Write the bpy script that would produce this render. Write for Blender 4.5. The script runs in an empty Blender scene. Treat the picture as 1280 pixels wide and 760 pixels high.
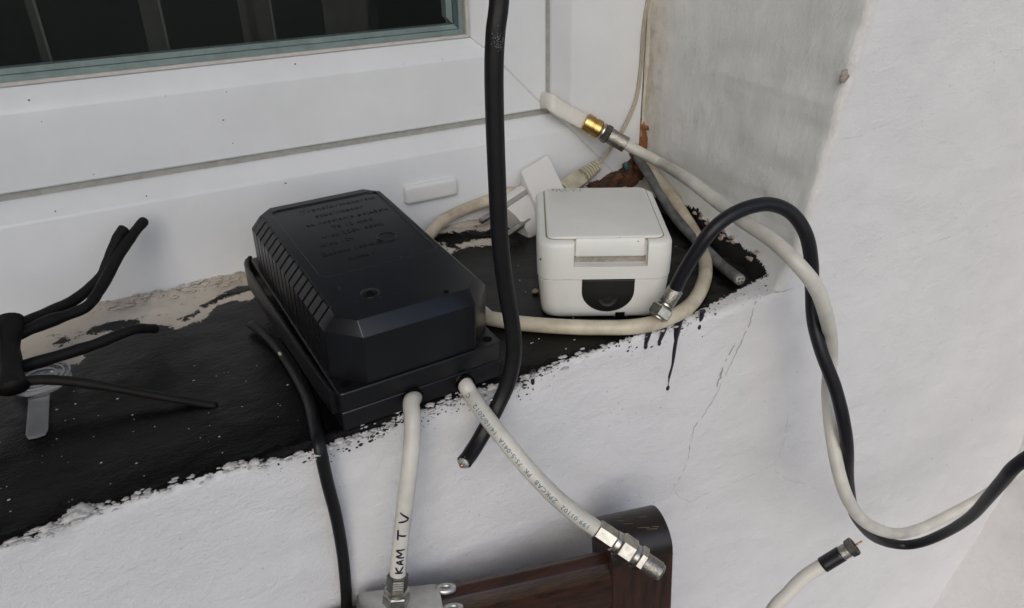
import bpy, bmesh, math, random
import numpy as np
from mathutils import Vector, Matrix, noise
from mathutils.geometry import tessellate_polygon
random.seed(7)
scene = bpy.context.scene
COL = scene.collection

# ------------------------------------------------------------------ camera
F, PX, PY_ = 950.0, 640.0, 380.0            # focal length and centre in photo pixels
CAM = Vector((0, 0, 0.2))
RM = Matrix(((0.87718344, 0.2422179, -0.41458376),
             (-0.47964144, 0.40208849, -0.77991598),
             (-0.02221025, 0.88298093, 0.46888311)))
cam = bpy.data.objects.new('camera', bpy.data.cameras.new('camera'))
COL.objects.link(cam)
cam.data.sensor_width = 36.0
cam.data.sensor_fit = 'HORIZONTAL'
cam.data.lens = 36.0 * F / 1280.0
cam.data.clip_start = 0.01
cam.data.clip_end = 2000
cam.matrix_world = Matrix.Translation(CAM) @ RM.to_4x4()
scene.camera = cam

# ------------------------------------------------------------------ light
SUN_AZ, SUN_EL = math.atan2(-0.50, -0.80), math.radians(35)
w = bpy.data.worlds.new('World'); scene.world = w; w.use_nodes = True
nt = w.node_tree
sky = nt.nodes.new('ShaderNodeTexSky'); sky.sky_type = 'NISHITA'
sky.sun_disc = False; sky.sun_elevation = SUN_EL; sky.sun_rotation = SUN_AZ
sky.air_density = 1.0; sky.dust_density = 2.2; sky.ozone_density = 2.2
nt.nodes['Background'].inputs['Strength'].default_value = 0.15
nt.links.new(sky.outputs[0], nt.nodes['Background'].inputs['Color'])
sl = bpy.data.lights.new('sun', 'SUN'); sl.energy = 0.55; sl.angle = math.radians(60); sl.color = (1.0, 0.985, 0.96)
sun = bpy.data.objects.new('sun', sl); COL.objects.link(sun)
sd = Vector((math.sin(SUN_AZ) * math.cos(SUN_EL), math.cos(SUN_AZ) * math.cos(SUN_EL), math.sin(SUN_EL)))
sun.rotation_euler = sd.to_track_quat('Z', 'Y').to_euler()
scene.view_settings.view_transform = 'Standard'
scene.view_settings.look = 'None'
scene.view_settings.exposure = 0.05
scene.view_settings.gamma = 1.0

# ------------------------------------------------------------------ measuring helpers
def ray(px, py): return RM @ Vector(((px - PX) / F, (PY_ - py) / F, -1.0))
def on_y(px, py, y): d = ray(px, py); return CAM + d * ((y - CAM.y) / d.y)
def on_z(px, py, z): d = ray(px, py); return CAM + d * ((z - CAM.z) / d.z)
def on_d(px, py, dist): return CAM + ray(px, py).normalized() * dist
def on_x(px, py, x): d = ray(px, py); return CAM + d * ((x - CAM.x) / d.x)
def at(px, py, how, v): return {'x': on_x, 'y': on_y, 'z': on_z, 'd': on_d}[how](px, py, v)
RMN = np.array(RM)
def measure(P):
    c = (np.asarray(P) - np.array(CAM)) @ RMN
    return np.stack([PX + F * c[:, 0] / -c[:, 2], PY_ - F * c[:, 1] / -c[:, 2]], 1)

# ------------------------------------------------------------------ materials
def mat(name, color, rough=0.5, metal=0.0, var=0.0, vscale=60.0, bump=0.0, bscale=200.0, spec=0.5, color2=None, stretch=None, coat=0.0, detail=5.0):
    m = bpy.data.materials.new(name); m.use_nodes = True
    t = m.node_tree; b = t.nodes['Principled BSDF']
    b.inputs['Roughness'].default_value = rough
    b.inputs['Metallic'].default_value = metal
    b.inputs['Specular IOR Level'].default_value = spec
    b.inputs['Coat Weight'].default_value = coat
    b.inputs['Base Color'].default_value = (*color, 1)
    tc = t.nodes.new('ShaderNodeTexCoord'); mp = t.nodes.new('ShaderNodeMapping')
    t.links.new(tc.outputs['Object'], mp.inputs['Vector'])
    if stretch: mp.inputs['Scale'].default_value = stretch
    if var > 0 or color2:
        n = t.nodes.new('ShaderNodeTexNoise'); n.inputs['Scale'].default_value = vscale; n.inputs['Detail'].default_value = detail
        n.inputs['Roughness'].default_value = 0.62
        t.links.new(mp.outputs[0], n.inputs['Vector'])
        r = t.nodes.new('ShaderNodeValToRGB')
        c2 = color2 or tuple(c * (1 - var) for c in color)
        r.color_ramp.elements[0].color = (*c2, 1); r.color_ramp.elements[1].color = (*color, 1)
        r.color_ramp.elements[0].position = 0.34; r.color_ramp.elements[1].position = 0.62
        t.links.new(n.outputs['Fac'], r.inputs['Fac']); t.links.new(r.outputs[0], b.inputs['Base Color'])
    if bump > 0:
        n2 = t.nodes.new('ShaderNodeTexNoise'); n2.inputs['Scale'].default_value = bscale; n2.inputs['Detail'].default_value = 4
        t.links.new(mp.outputs[0], n2.inputs['Vector'])
        bp = t.nodes.new('ShaderNodeBump'); bp.inputs['Strength'].default_value = bump; bp.inputs['Distance'].default_value = 0.001
        t.links.new(n2.outputs['Fac'], bp.inputs['Height']); t.links.new(bp.outputs[0], b.inputs['Normal'])
    return m

M = {}
M['pvc'] = mat('window_plastic', (0.73, 0.745, 0.755), 0.32, var=0.08, vscale=14, bump=0.03, bscale=500)
M['pvc_cap'] = mat('cap_plastic', (0.74, 0.74, 0.72), 0.3, var=0.04, vscale=80)
M['seam'] = mat('weld_seam', (0.60, 0.60, 0.59), 0.6)
M['gasket'] = mat('grey_gasket', (0.36, 0.36, 0.33), 0.7, var=0.2, vscale=200)
M['bead'] = mat('glazing_bead', (0.55, 0.53, 0.49), 0.5, var=0.15, vscale=150)
M['teal'] = mat('glass_edge', (0.46, 0.52, 0.52), 0.35, var=0.2, vscale=120)
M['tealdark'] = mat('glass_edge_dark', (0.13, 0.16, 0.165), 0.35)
M['black'] = mat('black_plastic', (0.0065, 0.0065, 0.008), 0.34, bump=0.04, bscale=6000, spec=0.42)
M['blacktop'] = mat('black_plastic_fine', (0.007, 0.007, 0.0085), 0.30, var=0.35, vscale=40, bump=0.04, bscale=6000, spec=0.46)
M['emboss'] = mat('black_plastic_gloss', (0.0055, 0.0055, 0.0065), 0.32, spec=0.3)
M['void'] = mat('dark_hole', (0.003, 0.003, 0.003), 0.9, spec=0.1)
M['rubber'] = mat('black_cable', (0.0075, 0.0075, 0.009), 0.42, var=0.3, vscale=150, bump=0.1, bscale=500, spec=0.35)
M['coaxblack'] = mat('black_coax', (0.010, 0.010, 0.014), 0.42, var=0.3, vscale=120, bump=0.1, bscale=400, spec=0.35)
M['rack'] = mat('dark_coating', (0.008, 0.0072, 0.0065), 0.6, var=0.3, vscale=200, bump=0.25, bscale=500, spec=0.22)
M['white_cable'] = mat('white_cable', (0.66, 0.64, 0.575), 0.38, var=0.28, vscale=30, bump=0.06, bscale=300, detail=8)
M['cream_cable'] = mat('cream_cable', (0.60, 0.545, 0.42), 0.42, var=0.25, vscale=70, color2=(0.42, 0.36, 0.26))
M['ivory'] = mat('ivory_cable', (0.70, 0.675, 0.61), 0.42, var=0.15, vscale=40)
M['tan'] = mat('aged_plastic', (0.54, 0.50, 0.37), 0.4, var=0.3, vscale=120)
M['tanwire'] = mat('aged_wire', (0.42, 0.38, 0.30), 0.4, var=0.2, vscale=100)
M['greycable'] = mat('grey_cable', (0.17, 0.172, 0.17), 0.5, var=0.5, vscale=90, color2=(0.05, 0.052, 0.052))
M['box'] = mat('white_plastic_box', (0.77, 0.77, 0.725), 0.40, var=0.06, vscale=45, bump=0.05, bscale=900, spec=0.45)
M['plug'] = mat('white_plug', (0.74, 0.73, 0.70), 0.4, var=0.05, vscale=60)
M['grommet'] = mat('rubber_grommet', (0.012, 0.012, 0.012), 0.5, bump=0.1, bscale=900)
M['nickel'] = mat('nickel', (0.50, 0.48, 0.44), 0.32, metal=1.0, var=0.35, vscale=300)
M['knurl'] = mat('knurled_nickel', (0.46, 0.44, 0.40), 0.42, metal=1.0, var=0.4, vscale=900, bump=0.4, bscale=1500)
M['darkmetal'] = mat('tarnished_metal', (0.20, 0.19, 0.17), 0.4, metal=1.0, var=0.4, vscale=400)
M['gold'] = mat('gold_plate', (0.62, 0.42, 0.15), 0.3, metal=1.0, var=0.25, vscale=300)
M['cast'] = mat('cast_zinc', (0.60, 0.60, 0.57), 0.38, metal=0.92, var=0.15, vscale=200, bump=0.1, bscale=500)
M['copper'] = mat('copper', (0.45, 0.25, 0.15), 0.35, metal=1.0)
M['braid'] = mat('foil_braid', (0.55, 0.54, 0.50), 0.5, metal=0.5, var=0.5, vscale=900, bump=0.6, bscale=1200)
M['ink'] = mat('blue_print', (0.03, 0.12, 0.22), 0.6)
M['marker'] = mat('purple_marker', (0.018, 0.008, 0.035), 0.5)
M['greyprint'] = mat('grey_print', (0.30, 0.27, 0.20), 0.6)
M['wood'] = mat('dark_wood', (0.042, 0.016, 0.0085), 0.28, var=0.6, vscale=28, color2=(0.014, 0.006, 0.004), stretch=(1.2, 12, 12), bump=0.1, bscale=120, spec=0.5)
M['woodv'] = mat('dark_wood_upright', (0.040, 0.0155, 0.0082), 0.28, var=0.6, vscale=28, color2=(0.014, 0.006, 0.004), stretch=(12, 12, 1.2), bump=0.1, bscale=120, spec=0.5)
M['woodtop'] = mat('dark_wood_top', (0.016, 0.010, 0.008), 0.36, var=0.6, vscale=26, color2=(0.010, 0.007, 0.007), stretch=(1, 14, 14), bump=0.12, bscale=150, spec=0.5)  # darker wood for the rounded tops of the back posts
M['scratch'] = mat('bare_wood_scratch', (0.20, 0.12, 0.06), 0.6)
M['tape'] = mat('black_tape', (0.012, 0.012, 0.015), 0.35, bump=0.1, bscale=300)
M['foam'] = mat('aged_foam', (0.40, 0.155, 0.035), 0.6, var=0.7, vscale=120, color2=(0.075, 0.028, 0.012), bump=0.8, bscale=250)
M['foamdark'] = mat('dark_foam', (0.13, 0.055, 0.025), 0.75, var=0.7, vscale=160, color2=(0.02, 0.012, 0.008), bump=0.9, bscale=300)
M['sealant'] = mat('dirty_sealant', (0.56, 0.53, 0.45), 0.55, var=0.3, vscale=60, color2=(0.40, 0.36, 0.28), bump=0.3, bscale=250)
M['crumb'] = mat('plaster_crumb', (0.64, 0.62, 0.60), 0.9, var=0.3, vscale=300, bump=0.5, bscale=900)
M['crumbbrown'] = mat('brown_crumb', (0.42, 0.34, 0.29), 0.9, var=0.4, vscale=300)
M['drip'] = mat('black_paint_drip', (0.012, 0.012, 0.020), 0.28, spec=0.5)
M['crack'] = mat('crack_dirt', (0.42, 0.415, 0.42), 0.9)
M['crackfaint'] = mat('hairline_crack', (0.54, 0.535, 0.54), 0.9)
M['crackdark'] = mat('crack_dark', (0.36, 0.355, 0.36), 0.9)  # darker tone for crack lines and wall specks
M['dirt'] = mat('dirt', (0.10, 0.08, 0.07), 0.9)
M['scuff'] = mat('grey_scuff', (0.12, 0.12, 0.12), 0.8, var=0.5, vscale=700)
M['teal_bit'] = mat('teal_paint', (0.03, 0.20, 0.20), 0.5)
M['label'] = mat('blue_grey_label', (0.22, 0.26, 0.36), 0.5)
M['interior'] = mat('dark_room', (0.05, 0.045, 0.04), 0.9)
M['reflection'] = mat('brown_reflection', (0.055, 0.046, 0.038), 0.8, var=0.3, vscale=30)  # tones of the strips that imitate reflections in the glass
M['reflectionedge'] = mat('pale_reflection_edge', (0.12, 0.108, 0.09), 0.8)
M['floor'] = mat('balcony_floor', (0.30, 0.31, 0.32), 0.7, var=0.2, vscale=8)
M['ceiling'] = mat('balcony_ceiling', (0.58, 0.59, 0.60), 0.8, var=0.05, vscale=8)
M['ground'] = mat('ground_earth', (0.10, 0.11, 0.07), 0.95, var=0.4, vscale=0.3)

# clear plastic and window glass
def clear(name, tint, alpha, rough, refl=1.0):
    m = bpy.data.materials.new(name); m.use_nodes = True; t = m.node_tree; t.nodes.clear()
    o = t.nodes.new('ShaderNodeOutputMaterial'); tr = t.nodes.new('ShaderNodeBsdfTransparent')
    tr.inputs[0].default_value = (*tint, 1)
    p = t.nodes.new('ShaderNodeBsdfPrincipled'); p.inputs['Base Color'].default_value = (0.75, 0.76, 0.8, 1); p.inputs['Roughness'].default_value = rough
    g = t.nodes.new('ShaderNodeBsdfGlossy'); g.inputs['Roughness'].default_value = rough
    lw = t.nodes.new('ShaderNodeFresnel'); lw.inputs[0].default_value = 1.5
    mx = t.nodes.new('ShaderNodeMixShader'); mx.inputs[0].default_value = alpha
    t.links.new(tr.outputs[0], mx.inputs[1]); t.links.new(p.outputs[0], mx.inputs[2])
    mm = t.nodes.new('ShaderNodeMath'); mm.operation = 'MULTIPLY'; mm.inputs[1].default_value = refl; t.links.new(lw.outputs[0], mm.inputs[0])
    m2 = t.nodes.new('ShaderNodeMixShader')
    t.links.new(mm.outputs[0], m2.inputs[0]); t.links.new(mx.outputs[0], m2.inputs[1]); t.links.new(g.outputs[0], m2.inputs[2])
    t.links.new(m2.outputs[0], o.inputs[0])
    return m
M['glass'] = clear('window_glass', (0.93, 0.96, 0.95), 0.0, 0.02)
M['clear'] = clear('clear_plastic', (0.97, 0.97, 0.98), 0.035, 0.15, 0.45)
M['cleartab'] = clear('frosted_plastic', (0.95, 0.95, 0.96), 0.13, 0.35, 0.6)
M['clearrim'] = clear('clear_plastic_rim', (0.95, 0.95, 0.96), 0.5, 0.3, 0.9)

# painted masonry: mask attribute "paint" (positive = black gloss paint), "soil" = grime near the window
def masonry(name, bare, bare2, brown=0.0, brush=(1, 1, 1), bump=0.35, rough_amp=5.0, streak=0.35):
    m = bpy.data.materials.new(name); m.use_nodes = True; t = m.node_tree; b = t.nodes['Principled BSDF']
    L = t.links.new; N = t.nodes.new
    tc = N('ShaderNodeTexCoord')
    def nz(scale, detail=4, rough=0.6, vec=None):
        n = N('ShaderNodeTexNoise'); n.inputs['Scale'].default_value = scale; n.inputs['Detail'].default_value = detail; n.inputs['Roughness'].default_value = rough
        L(vec or tc.outputs['Object'], n.inputs['Vector']); return n.outputs['Fac']
    def math_(op, a, c=None):
        n = N('ShaderNodeMath'); n.operation = op
        for i, v in enumerate((a, c)):
            if v is None: continue
            if isinstance(v, (int, float)): n.inputs[i].default_value = v
            else: L(v, n.inputs[i])
        return n.outputs[0]
    def ramp(f, p0, c0, p1, c1):
        r = N('ShaderNodeValToRGB'); e = r.color_ramp.elements
        e[0].position, e[1].position = p0, p1; e[0].color, e[1].color = (*c0, 1), (*c1, 1); L(f, r.inputs[0]); return r.outputs[0]
    def mixc(f, a, c):
        n = N('ShaderNodeMix'); n.data_type = 'RGBA'; L(f, n.inputs['Factor'])
        for k, v in ((6, a), (7, c)):
            if isinstance(v, tuple): n.inputs[k].default_value = (*v, 1)
            else: L(v, n.inputs[k])
        return n.outputs[2]
    at_ = N('ShaderNodeAttribute'); at_.attribute_name = 'paint'
    so = N('ShaderNodeAttribute'); so.attribute_name = 'soil'
    mp = N('ShaderNodeMapping'); L(tc.outputs['Object'], mp.inputs[0]); mp.inputs['Scale'].default_value = brush
    # paint mask with ragged border
    n1 = math_('SUBTRACT', nz(260, 6, 0.7), 0.5); n2 = math_('SUBTRACT', nz(900, 3, 0.6), 0.5)
    d = math_('ADD', at_.outputs['Fac'], math_('MULTIPLY', n1, rough_amp * 3.4)); d = math_('ADD', d, math_('MULTIPLY', n2, rough_amp * 1.6))
    mask = N('ShaderNodeMapRange'); mask.inputs['From Min'].default_value = -0.5; mask.inputs['From Max'].default_value = 0.5; L(d, mask.inputs[0])
    mask = mask.outputs[0]
    base = ramp(nz(11, 6, 0.66), 0.32, bare2, 0.66, bare)
    soilc = ramp(nz(90, 6, 0.7), 0.33, (0.46, 0.40, 0.30), 0.56, (0.70, 0.66, 0.56))
    sf = math_('MULTIPLY', so.outputs['Fac'], ramp(nz(40, 5), 0.25, (0.3,) * 3, 0.7, (1,) * 3))
    base = mixc(sf, base, soilc)
    # grime streaks in the direction of the brush
    st = nz(60, 6, 0.7, mp.outputs[0])
    base = mixc(ramp(st, 0.60, (0,) * 3, 0.80, (streak,) * 3), base, tuple(c * 0.62 for c in bare2))
    lw = N('ShaderNodeAttribute'); lw.attribute_name = 'limewash'
    base = mixc(lw.outputs['Fac'], base, (0.66, 0.65, 0.65))
    # pin-holes and specks
    v = N('ShaderNodeTexVoronoi'); v.inputs['Scale'].default_value = 170; L(tc.outputs['Object'], v.inputs['Vector'])
    sp = math_('MULTIPLY', ramp(v.outputs['Distance'], 0.06, (1,) * 3, 0.14, (0,) * 3), ramp(nz(50, 2), 0.60, (0,) * 3, 0.66, (0.4,) * 3))
    base = mixc(sp, base, (0.3, 0.29, 0.28))
    if brown > 0:
        inv = math_('SUBTRACT', 1.0, lw.outputs['Fac'])
        base = mixc(math_('MULTIPLY', inv, ramp(nz(110, 6, 0.75), 0.60, (0,) * 3, 0.68, (brown,) * 3)), base, (0.16, 0.075, 0.05))
        base = mixc(math_('MULTIPLY', inv, ramp(nz(45, 4), 0.50, (0,) * 3, 0.62, (0.6,) * 3)), base, (0.50, 0.44, 0.37))
    # black paint with pale dust flecks
    v2 = N('ShaderNodeTexVoronoi'); v2.inputs['Scale'].default_value = 240; L(tc.outputs['Object'], v2.inputs['Vector'])
    fl = math_('MULTIPLY', ramp(v2.outputs['Distance'], 0.07, (1,) * 3, 0.13, (0,) * 3), ramp(nz(55, 4, 0.7), 0.63, (0,) * 3, 0.72, (0.26,) * 3))
    blk = ramp(nz(26, 5), 0.35, (0.0028, 0.0028, 0.0028), 0.7, (0.0055, 0.0052, 0.005))
    blk = mixc(fl, blk, (0.30, 0.29, 0.27))
    L(mixc(mask, base, blk), b.inputs['Base Color'])
    rb = ramp(nz(30, 4), 0.35, (0.13,) * 3, 0.7, (0.30,) * 3)
    rr = N('ShaderNodeMix'); L(mask, rr.inputs[0]); rr.inputs[2].default_value = 0.85; L(rb, rr.inputs[3]); L(rr.outputs[0], b.inputs['Roughness'])
    b.inputs['Specular IOR Level'].default_value = 0.13
    hgt = math_('ADD', math_('MULTIPLY', nz(120, 8, 0.68, mp.outputs[0]), 1.1), math_('MULTIPLY', nz(900, 3), 0.35))
    hgt = math_('ADD', hgt, math_('MULTIPLY', mask, 0.5))
    bp = N('ShaderNodeBump'); bp.inputs['Strength'].default_value = bump; bp.inputs['Distance'].default_value = 0.0015
    L(hgt, bp.inputs['Height']); L(bp.outputs[0], b.inputs['Normal'])
    return m
M['wall'] = masonry('white_plaster_wall', (0.735, 0.73, 0.735), (0.68, 0.675, 0.68), brush=(0.75, 1, 1.25), bump=0.75, streak=0.22)
M['reveal'] = masonry('reveal_plaster', (0.74, 0.745, 0.735), (0.63, 0.635, 0.62), brush=(1, 1.3, 0.5), bump=0.45, streak=0.18)
M['sill'] = masonry('painted_sill', (0.56, 0.515, 0.45), (0.47, 0.42, 0.36), brown=0.8, brush=(0.8, 1.25, 1), bump=0.27, rough_amp=4.0)

# ------------------------------------------------------------------ object helpers
ROOT_LOC = {}
def link(o): COL.objects.link(o); return o
def tag(o, label=None, cat=None, group=None, kind=None):
    if label: o['label'] = label
    if cat: o['category'] = cat
    if group: o['group'] = group
    if kind: o['kind'] = kind
    return o
def thing(name, label, cat, loc=(0, 0, 0), group=None, rot=None):
    o = link(bpy.data.objects.new(name, None)); o.empty_display_size = 0.01
    o.location = loc
    if rot: o.rotation_euler = rot
    ROOT_LOC[o.name] = Vector(loc)
    return tag(o, label, cat, group)
def mesh(name, V, Fc, m, parent=None, smooth=True, local=False, origin=None):
    """ONE mesh object; V in world metres, or in the parent's own space when local."""
    off = Vector((0, 0, 0))
    if parent is not None and not local: off = ROOT_LOC[parent.name]
    if origin is not None: off = Vector(origin)
    me = bpy.data.meshes.new(name)
    me.from_pydata([tuple(Vector(v) - off) for v in V], [], Fc); me.update()
    bm = bmesh.new(); bm.from_mesh(me); bmesh.ops.recalc_face_normals(bm, faces=bm.faces); bm.to_mesh(me); bm.free()
    for mm in (m if isinstance(m, (list, tuple)) else [m]): me.materials.append(mm)
    if smooth: me.polygons.foreach_set('use_smooth', [True] * len(me.polygons))
    o = link(bpy.data.objects.new(name, me))
    if parent is not None:
        o.parent = parent; ROOT_LOC[o.name] = off
    elif origin is not None: o.location = off
    return o
def autosmooth(o, deg=35):
    me = o.data; bm = bmesh.new(); bm.from_mesh(me)
    for e in bm.edges: e.smooth = not (len(e.link_faces) == 2 and e.calc_face_angle(0) > math.radians(deg))
    bm.to_mesh(me); bm.free(); return o
def bevel(o, wd, seg=2):
    o.data.polygons.foreach_set('use_smooth', [True] * len(o.data.polygons))
    b = o.modifiers.new('bevel', 'BEVEL'); b.width = wd; b.segments = seg; b.limit_method = 'ANGLE'; b.angle_limit = math.radians(30); b.harden_normals = False
    return autosmooth(o, 40)

class G:
    """collects vertices and faces"""
    def __init__(s): s.v, s.f = [], []
    def add(s, V, Fc): n = len(s.v); s.v += [Vector(v) for v in V]; s.f += [tuple(i + n for i in f) for f in Fc]; return s
    def box(s, x0, y0, z0, x1, y1, z1):
        return s.add([(x0, y0, z0), (x1, y0, z0), (x1, y1, z0), (x0, y1, z0), (x0, y0, z1), (x1, y0, z1), (x1, y1, z1), (x0, y1, z1)],
                     [(0, 3, 2, 1), (4, 5, 6, 7), (0, 1, 5, 4), (1, 2, 6, 5), (2, 3, 7, 6), (3, 0, 4, 7)])
    def loft(s, rings, cap0=True, cap1=True):
        n = len(rings[0]); V = [p for r in rings for p in r]; Fc = []
        for k in range(len(rings) - 1):
            for i in range(n): Fc.append((k * n + i, k * n + (i + 1) % n, (k + 1) * n + (i + 1) % n, (k + 1) * n + i))
        if cap0: Fc.append(tuple(range(n - 1, -1, -1)))
        if cap1: Fc.append(tuple((len(rings) - 1) * n + i for i in range(n)))
        return s.add(V, Fc)

def catmull(pts, per=8):
    P = [2 * pts[0] - pts[1]] + list(pts) + [2 * pts[-1] - pts[-2]]; out = []
    for i in range(1, len(P) - 2):
        a, b, c, d = P[i - 1:i + 3]
        for k in range(per):
            t = k / per
            out.append(0.5 * ((2 * b) + (c - a) * t + (2 * a - 5 * b + 4 * c - d) * t * t + (3 * b - a - 3 * c + d) * t ** 3))
    out.append(Vector(P[-2])); return out
def frames(path):
    T = []
    for i in range(len(path)):
        T.append((path[min(i + 1, len(path) - 1)] - path[max(i - 1, 0)]).normalized())
    n = T[0].orthogonal().normalized(); N = []
    for t in T:
        n = (n - t * n.dot(t)).normalized(); N.append(n)
    return T, N
def tube(path, r, sides=14, section=None, cap=True, wob=0.0):
    """r may be a number or a list; section(angle) scales the radius for non-round cables"""
    g = G(); T, N = frames(path); rings = []
    for i, p in enumerate(path):
        t, n = T[i], N[i]; b = t.cross(n); rr = r[i] if isinstance(r, (list, tuple)) else r
        if wob: rr *= 1 + wob * (noise.noise(p * 90) )
        rings.append([p + (n * math.cos(a) + b * math.sin(a)) * rr * (section(a) if section else 1) for a in (2 * math.pi * k / sides for k in range(sides))])
    return g.loft(rings, cap, cap)
def waypoints(W, per=8): return catmull([at(*q) for q in W], per)
def lathe(g, p0, ax, segs, sides=20):
    """segs: list of (distance along the axis, radius); each pair of successive entries makes a wall"""
    ax = ax.normalized(); n = ax.orthogonal().normalized(); b = ax.cross(n)
    rings = [[p0 + ax * s + (n * math.cos(2 * math.pi * k / sides) + b * math.sin(2 * math.pi * k / sides)) * rr for k in range(sides)] for s, rr in segs]
    return g.loft(rings)
class Skin:
    """maps flat writing (x along, y up) on to a cable, reading right way round for someone facing it"""
    def __init__(s, path, r, s0, sign, phi0):
        s.p, s.r, s.s0, s.sg, s.phi0 = path, r, s0, sign, phi0
        s.L = [0.0]
        for a, b in zip(path, path[1:]): s.L.append(s.L[-1] + (b - a).length)
        s.T, _ = frames(path)
    def __call__(s, x, y, lift=0.00012):
        d = s.s0 + s.sg * x; i = 0
        while i < len(s.L) - 2 and s.L[i + 1] < d: i += 1
        f = (d - s.L[i]) / (s.L[i + 1] - s.L[i])
        c = s.p[i].lerp(s.p[i + 1], f); t = s.T[i].lerp(s.T[i + 1], f).normalized()
        c0 = (CAM - c); c0 = (c0 - t * c0.dot(t)).normalized()
        up = c0.cross(t * s.sg); a = s.phi0 + y / s.r
        return c + (c0 * math.cos(a) + up * math.sin(a)) * (s.r + lift)
def text_mesh(txt, size, spacing=1.0, shear=0.0, extrude=0.0):
    cu = bpy.data.curves.new('lettering', 'FONT'); cu.body = txt; cu.size = size; cu.space_character = spacing; cu.shear = shear; cu.resolution_u = 2; cu.extrude = extrude
    o = bpy.data.objects.new('lettering', cu); COL.objects.link(o)
    dg = bpy.context.evaluated_depsgraph_get(); me = o.evaluated_get(dg).to_mesh()
    V = [v.co.copy() for v in me.vertices]; Fc = [tuple(p.vertices) for p in me.polygons]
    o.evaluated_get(dg).to_mesh_clear(); bpy.data.objects.remove(o); bpy.data.curves.remove(cu)
    return V, Fc
def strokes_mesh(strokes, wd, fn):
    """pen strokes as ribbons"""
    g = G()
    for st in strokes:
        P = catmull([Vector((x, y, 0)) for x, y in st], 4) if len(st) > 2 else [Vector((st[0][0] + (st[1][0] - st[0][0]) * k / 5, st[0][1] + (st[1][1] - st[0][1]) * k / 5, 0)) for k in range(6)]
        V = []
        for i, p in enumerate(P):
            t = (P[min(i + 1, len(P) - 1)] - P[max(i - 1, 0)]).normalized(); n = Vector((-t.y, t.x, 0)); e = wd * (0.7 if i in (0, len(P) - 1) else 1.0)
            a, b = p + n * e / 2, p - n * e / 2
            V += [fn(a.x, a.y), fn(b.x, b.y)]
        g.add(V, [(2 * i, 2 * i + 1, 2 * i + 3, 2 * i + 2) for i in range(len(P) - 1)])
    return g
def blob(g, c, rx, ry, rz, sub=1, amp=0.3, seed=0):
    bm = bmesh.new(); bmesh.ops.create_icosphere(bm, subdivisions=sub, radius=1.0)
    bm.verts.index_update()
    V = []
    for v in bm.verts:
        k = 1 + amp * noise.noise(v.co * 1.7 + Vector((seed * 3.1, seed, 0))) + (amp * .45 * noise.noise(v.co * 5 + Vector((seed, 2, 0))) if sub > 2 else 0)
        V.append(Vector(c) + Vector((v.co.x * rx, v.co.y * ry, v.co.z * rz)) * k)
    g.add(V, [tuple(v.index for v in f.verts) for f in bm.faces]); bm.free(); return g

# ------------------------------------------------------------------ the setting
FY, BY = 0.267, 0.450        # wall face and window face
FLOOR, CEIL = -0.93, 1.45
RN = 0.0045                  # rounding of the sill's nose
# paint outline on the sill, photo measurements carried on to the masonry
black_outer = [(-420, 830), (-60, 706), (0, 685), (30, 674), (60, 664), (75, 658), (88, 652), (112, 642), (140, 632), (180, 618), (230, 602), (282, 587), (318, 580), (335, 576), (372, 569),
    (400, 562), (426, 551), (452, 542), (478, 535), (504, 518), (523, 516), (545, 508), (566, 499), (590, 493), (613, 488), (640, 480), (650, 476), (668, 468), (700, 454), (730, 442), (765, 430), (800, 417),
    (830, 407), (850, 400), (880, 386), (900, 375), (930, 359), (950, 350), (961, 342), (955, 332), (942, 318), (922, 304), (902, 288), (880, 274), (872, 262), (850, 254), (836, 248), (815, 246), (790, 244), (740, 250),
    (690, 262), (640, 281), (600, 286), (570, 290), (545, 292), (500, 300), (420, 320), (340, 352), (312, 376), (287, 377), (266, 385), (259, 397), (222, 412), (205, 407), (175, 409), (147, 413), (125, 424),
    (100, 437), (107, 447), (97, 456), (80, 456), (60, 452), (26, 458), (0, 462), (-120, 490), (-420, 560)]
black_isles = [[(66, 431), (78, 421), (95, 424), (120, 407), (150, 401), (172, 399), (176, 406), (148, 412), (120, 418), (106, 418), (86, 426), (75, 434)],
               [(247, 384), (268, 373), (290, 362), (303, 357), (314, 357), (314, 364), (282, 373), (256, 385)],
               [(222, 400), (238, 393), (250, 388), (248, 393), (230, 402)],
               [(555, 303), (575, 297), (600, 292), (616, 288), (618, 296), (598, 300), (580, 303), (560, 310)]]
bare_isles = [[(75, 655), (86, 640), (100, 631), (112, 632), (116, 646), (96, 654), (84, 660)],
              [(150, 392), (170, 384), (176, 390), (165, 396)],
              [(548, 304), (560, 306), (572, 313), (562, 318), (555, 310)], [(570, 306), (585, 300), (618, 298), (618, 307), (590, 308), (578, 311)],
              [(590, 287), (612, 277), (618, 284), (604, 290)], [(560, 282), (580, 272), (604, 274), (600, 286), (575, 291)]]
def sd_poly(Q, poly):
    P = np.array(poly, float); A = P; B = np.roll(P, -1, 0)
    best = np.full(len(Q), 1e9); inside = np.zeros(len(Q), bool)
    for a, b in zip(A, B):
        e = b - a; wv = Q - a; t = np.clip((wv @ e) / (e @ e + 1e-12), 0, 1)
        best = np.minimum(best, ((wv - t[:, None] * e) ** 2).sum(1))
        c = (a[1] > Q[:, 1]) != (b[1] > Q[:, 1])
        if abs(b[1] - a[1]) > 1e-9: inside ^= c & (Q[:, 0] < (b[0] - a[0]) * (Q[:, 1] - a[1]) / (b[1] - a[1]) + a[0])
    d = np.sqrt(best); return np.where(inside, d, -d)
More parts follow.
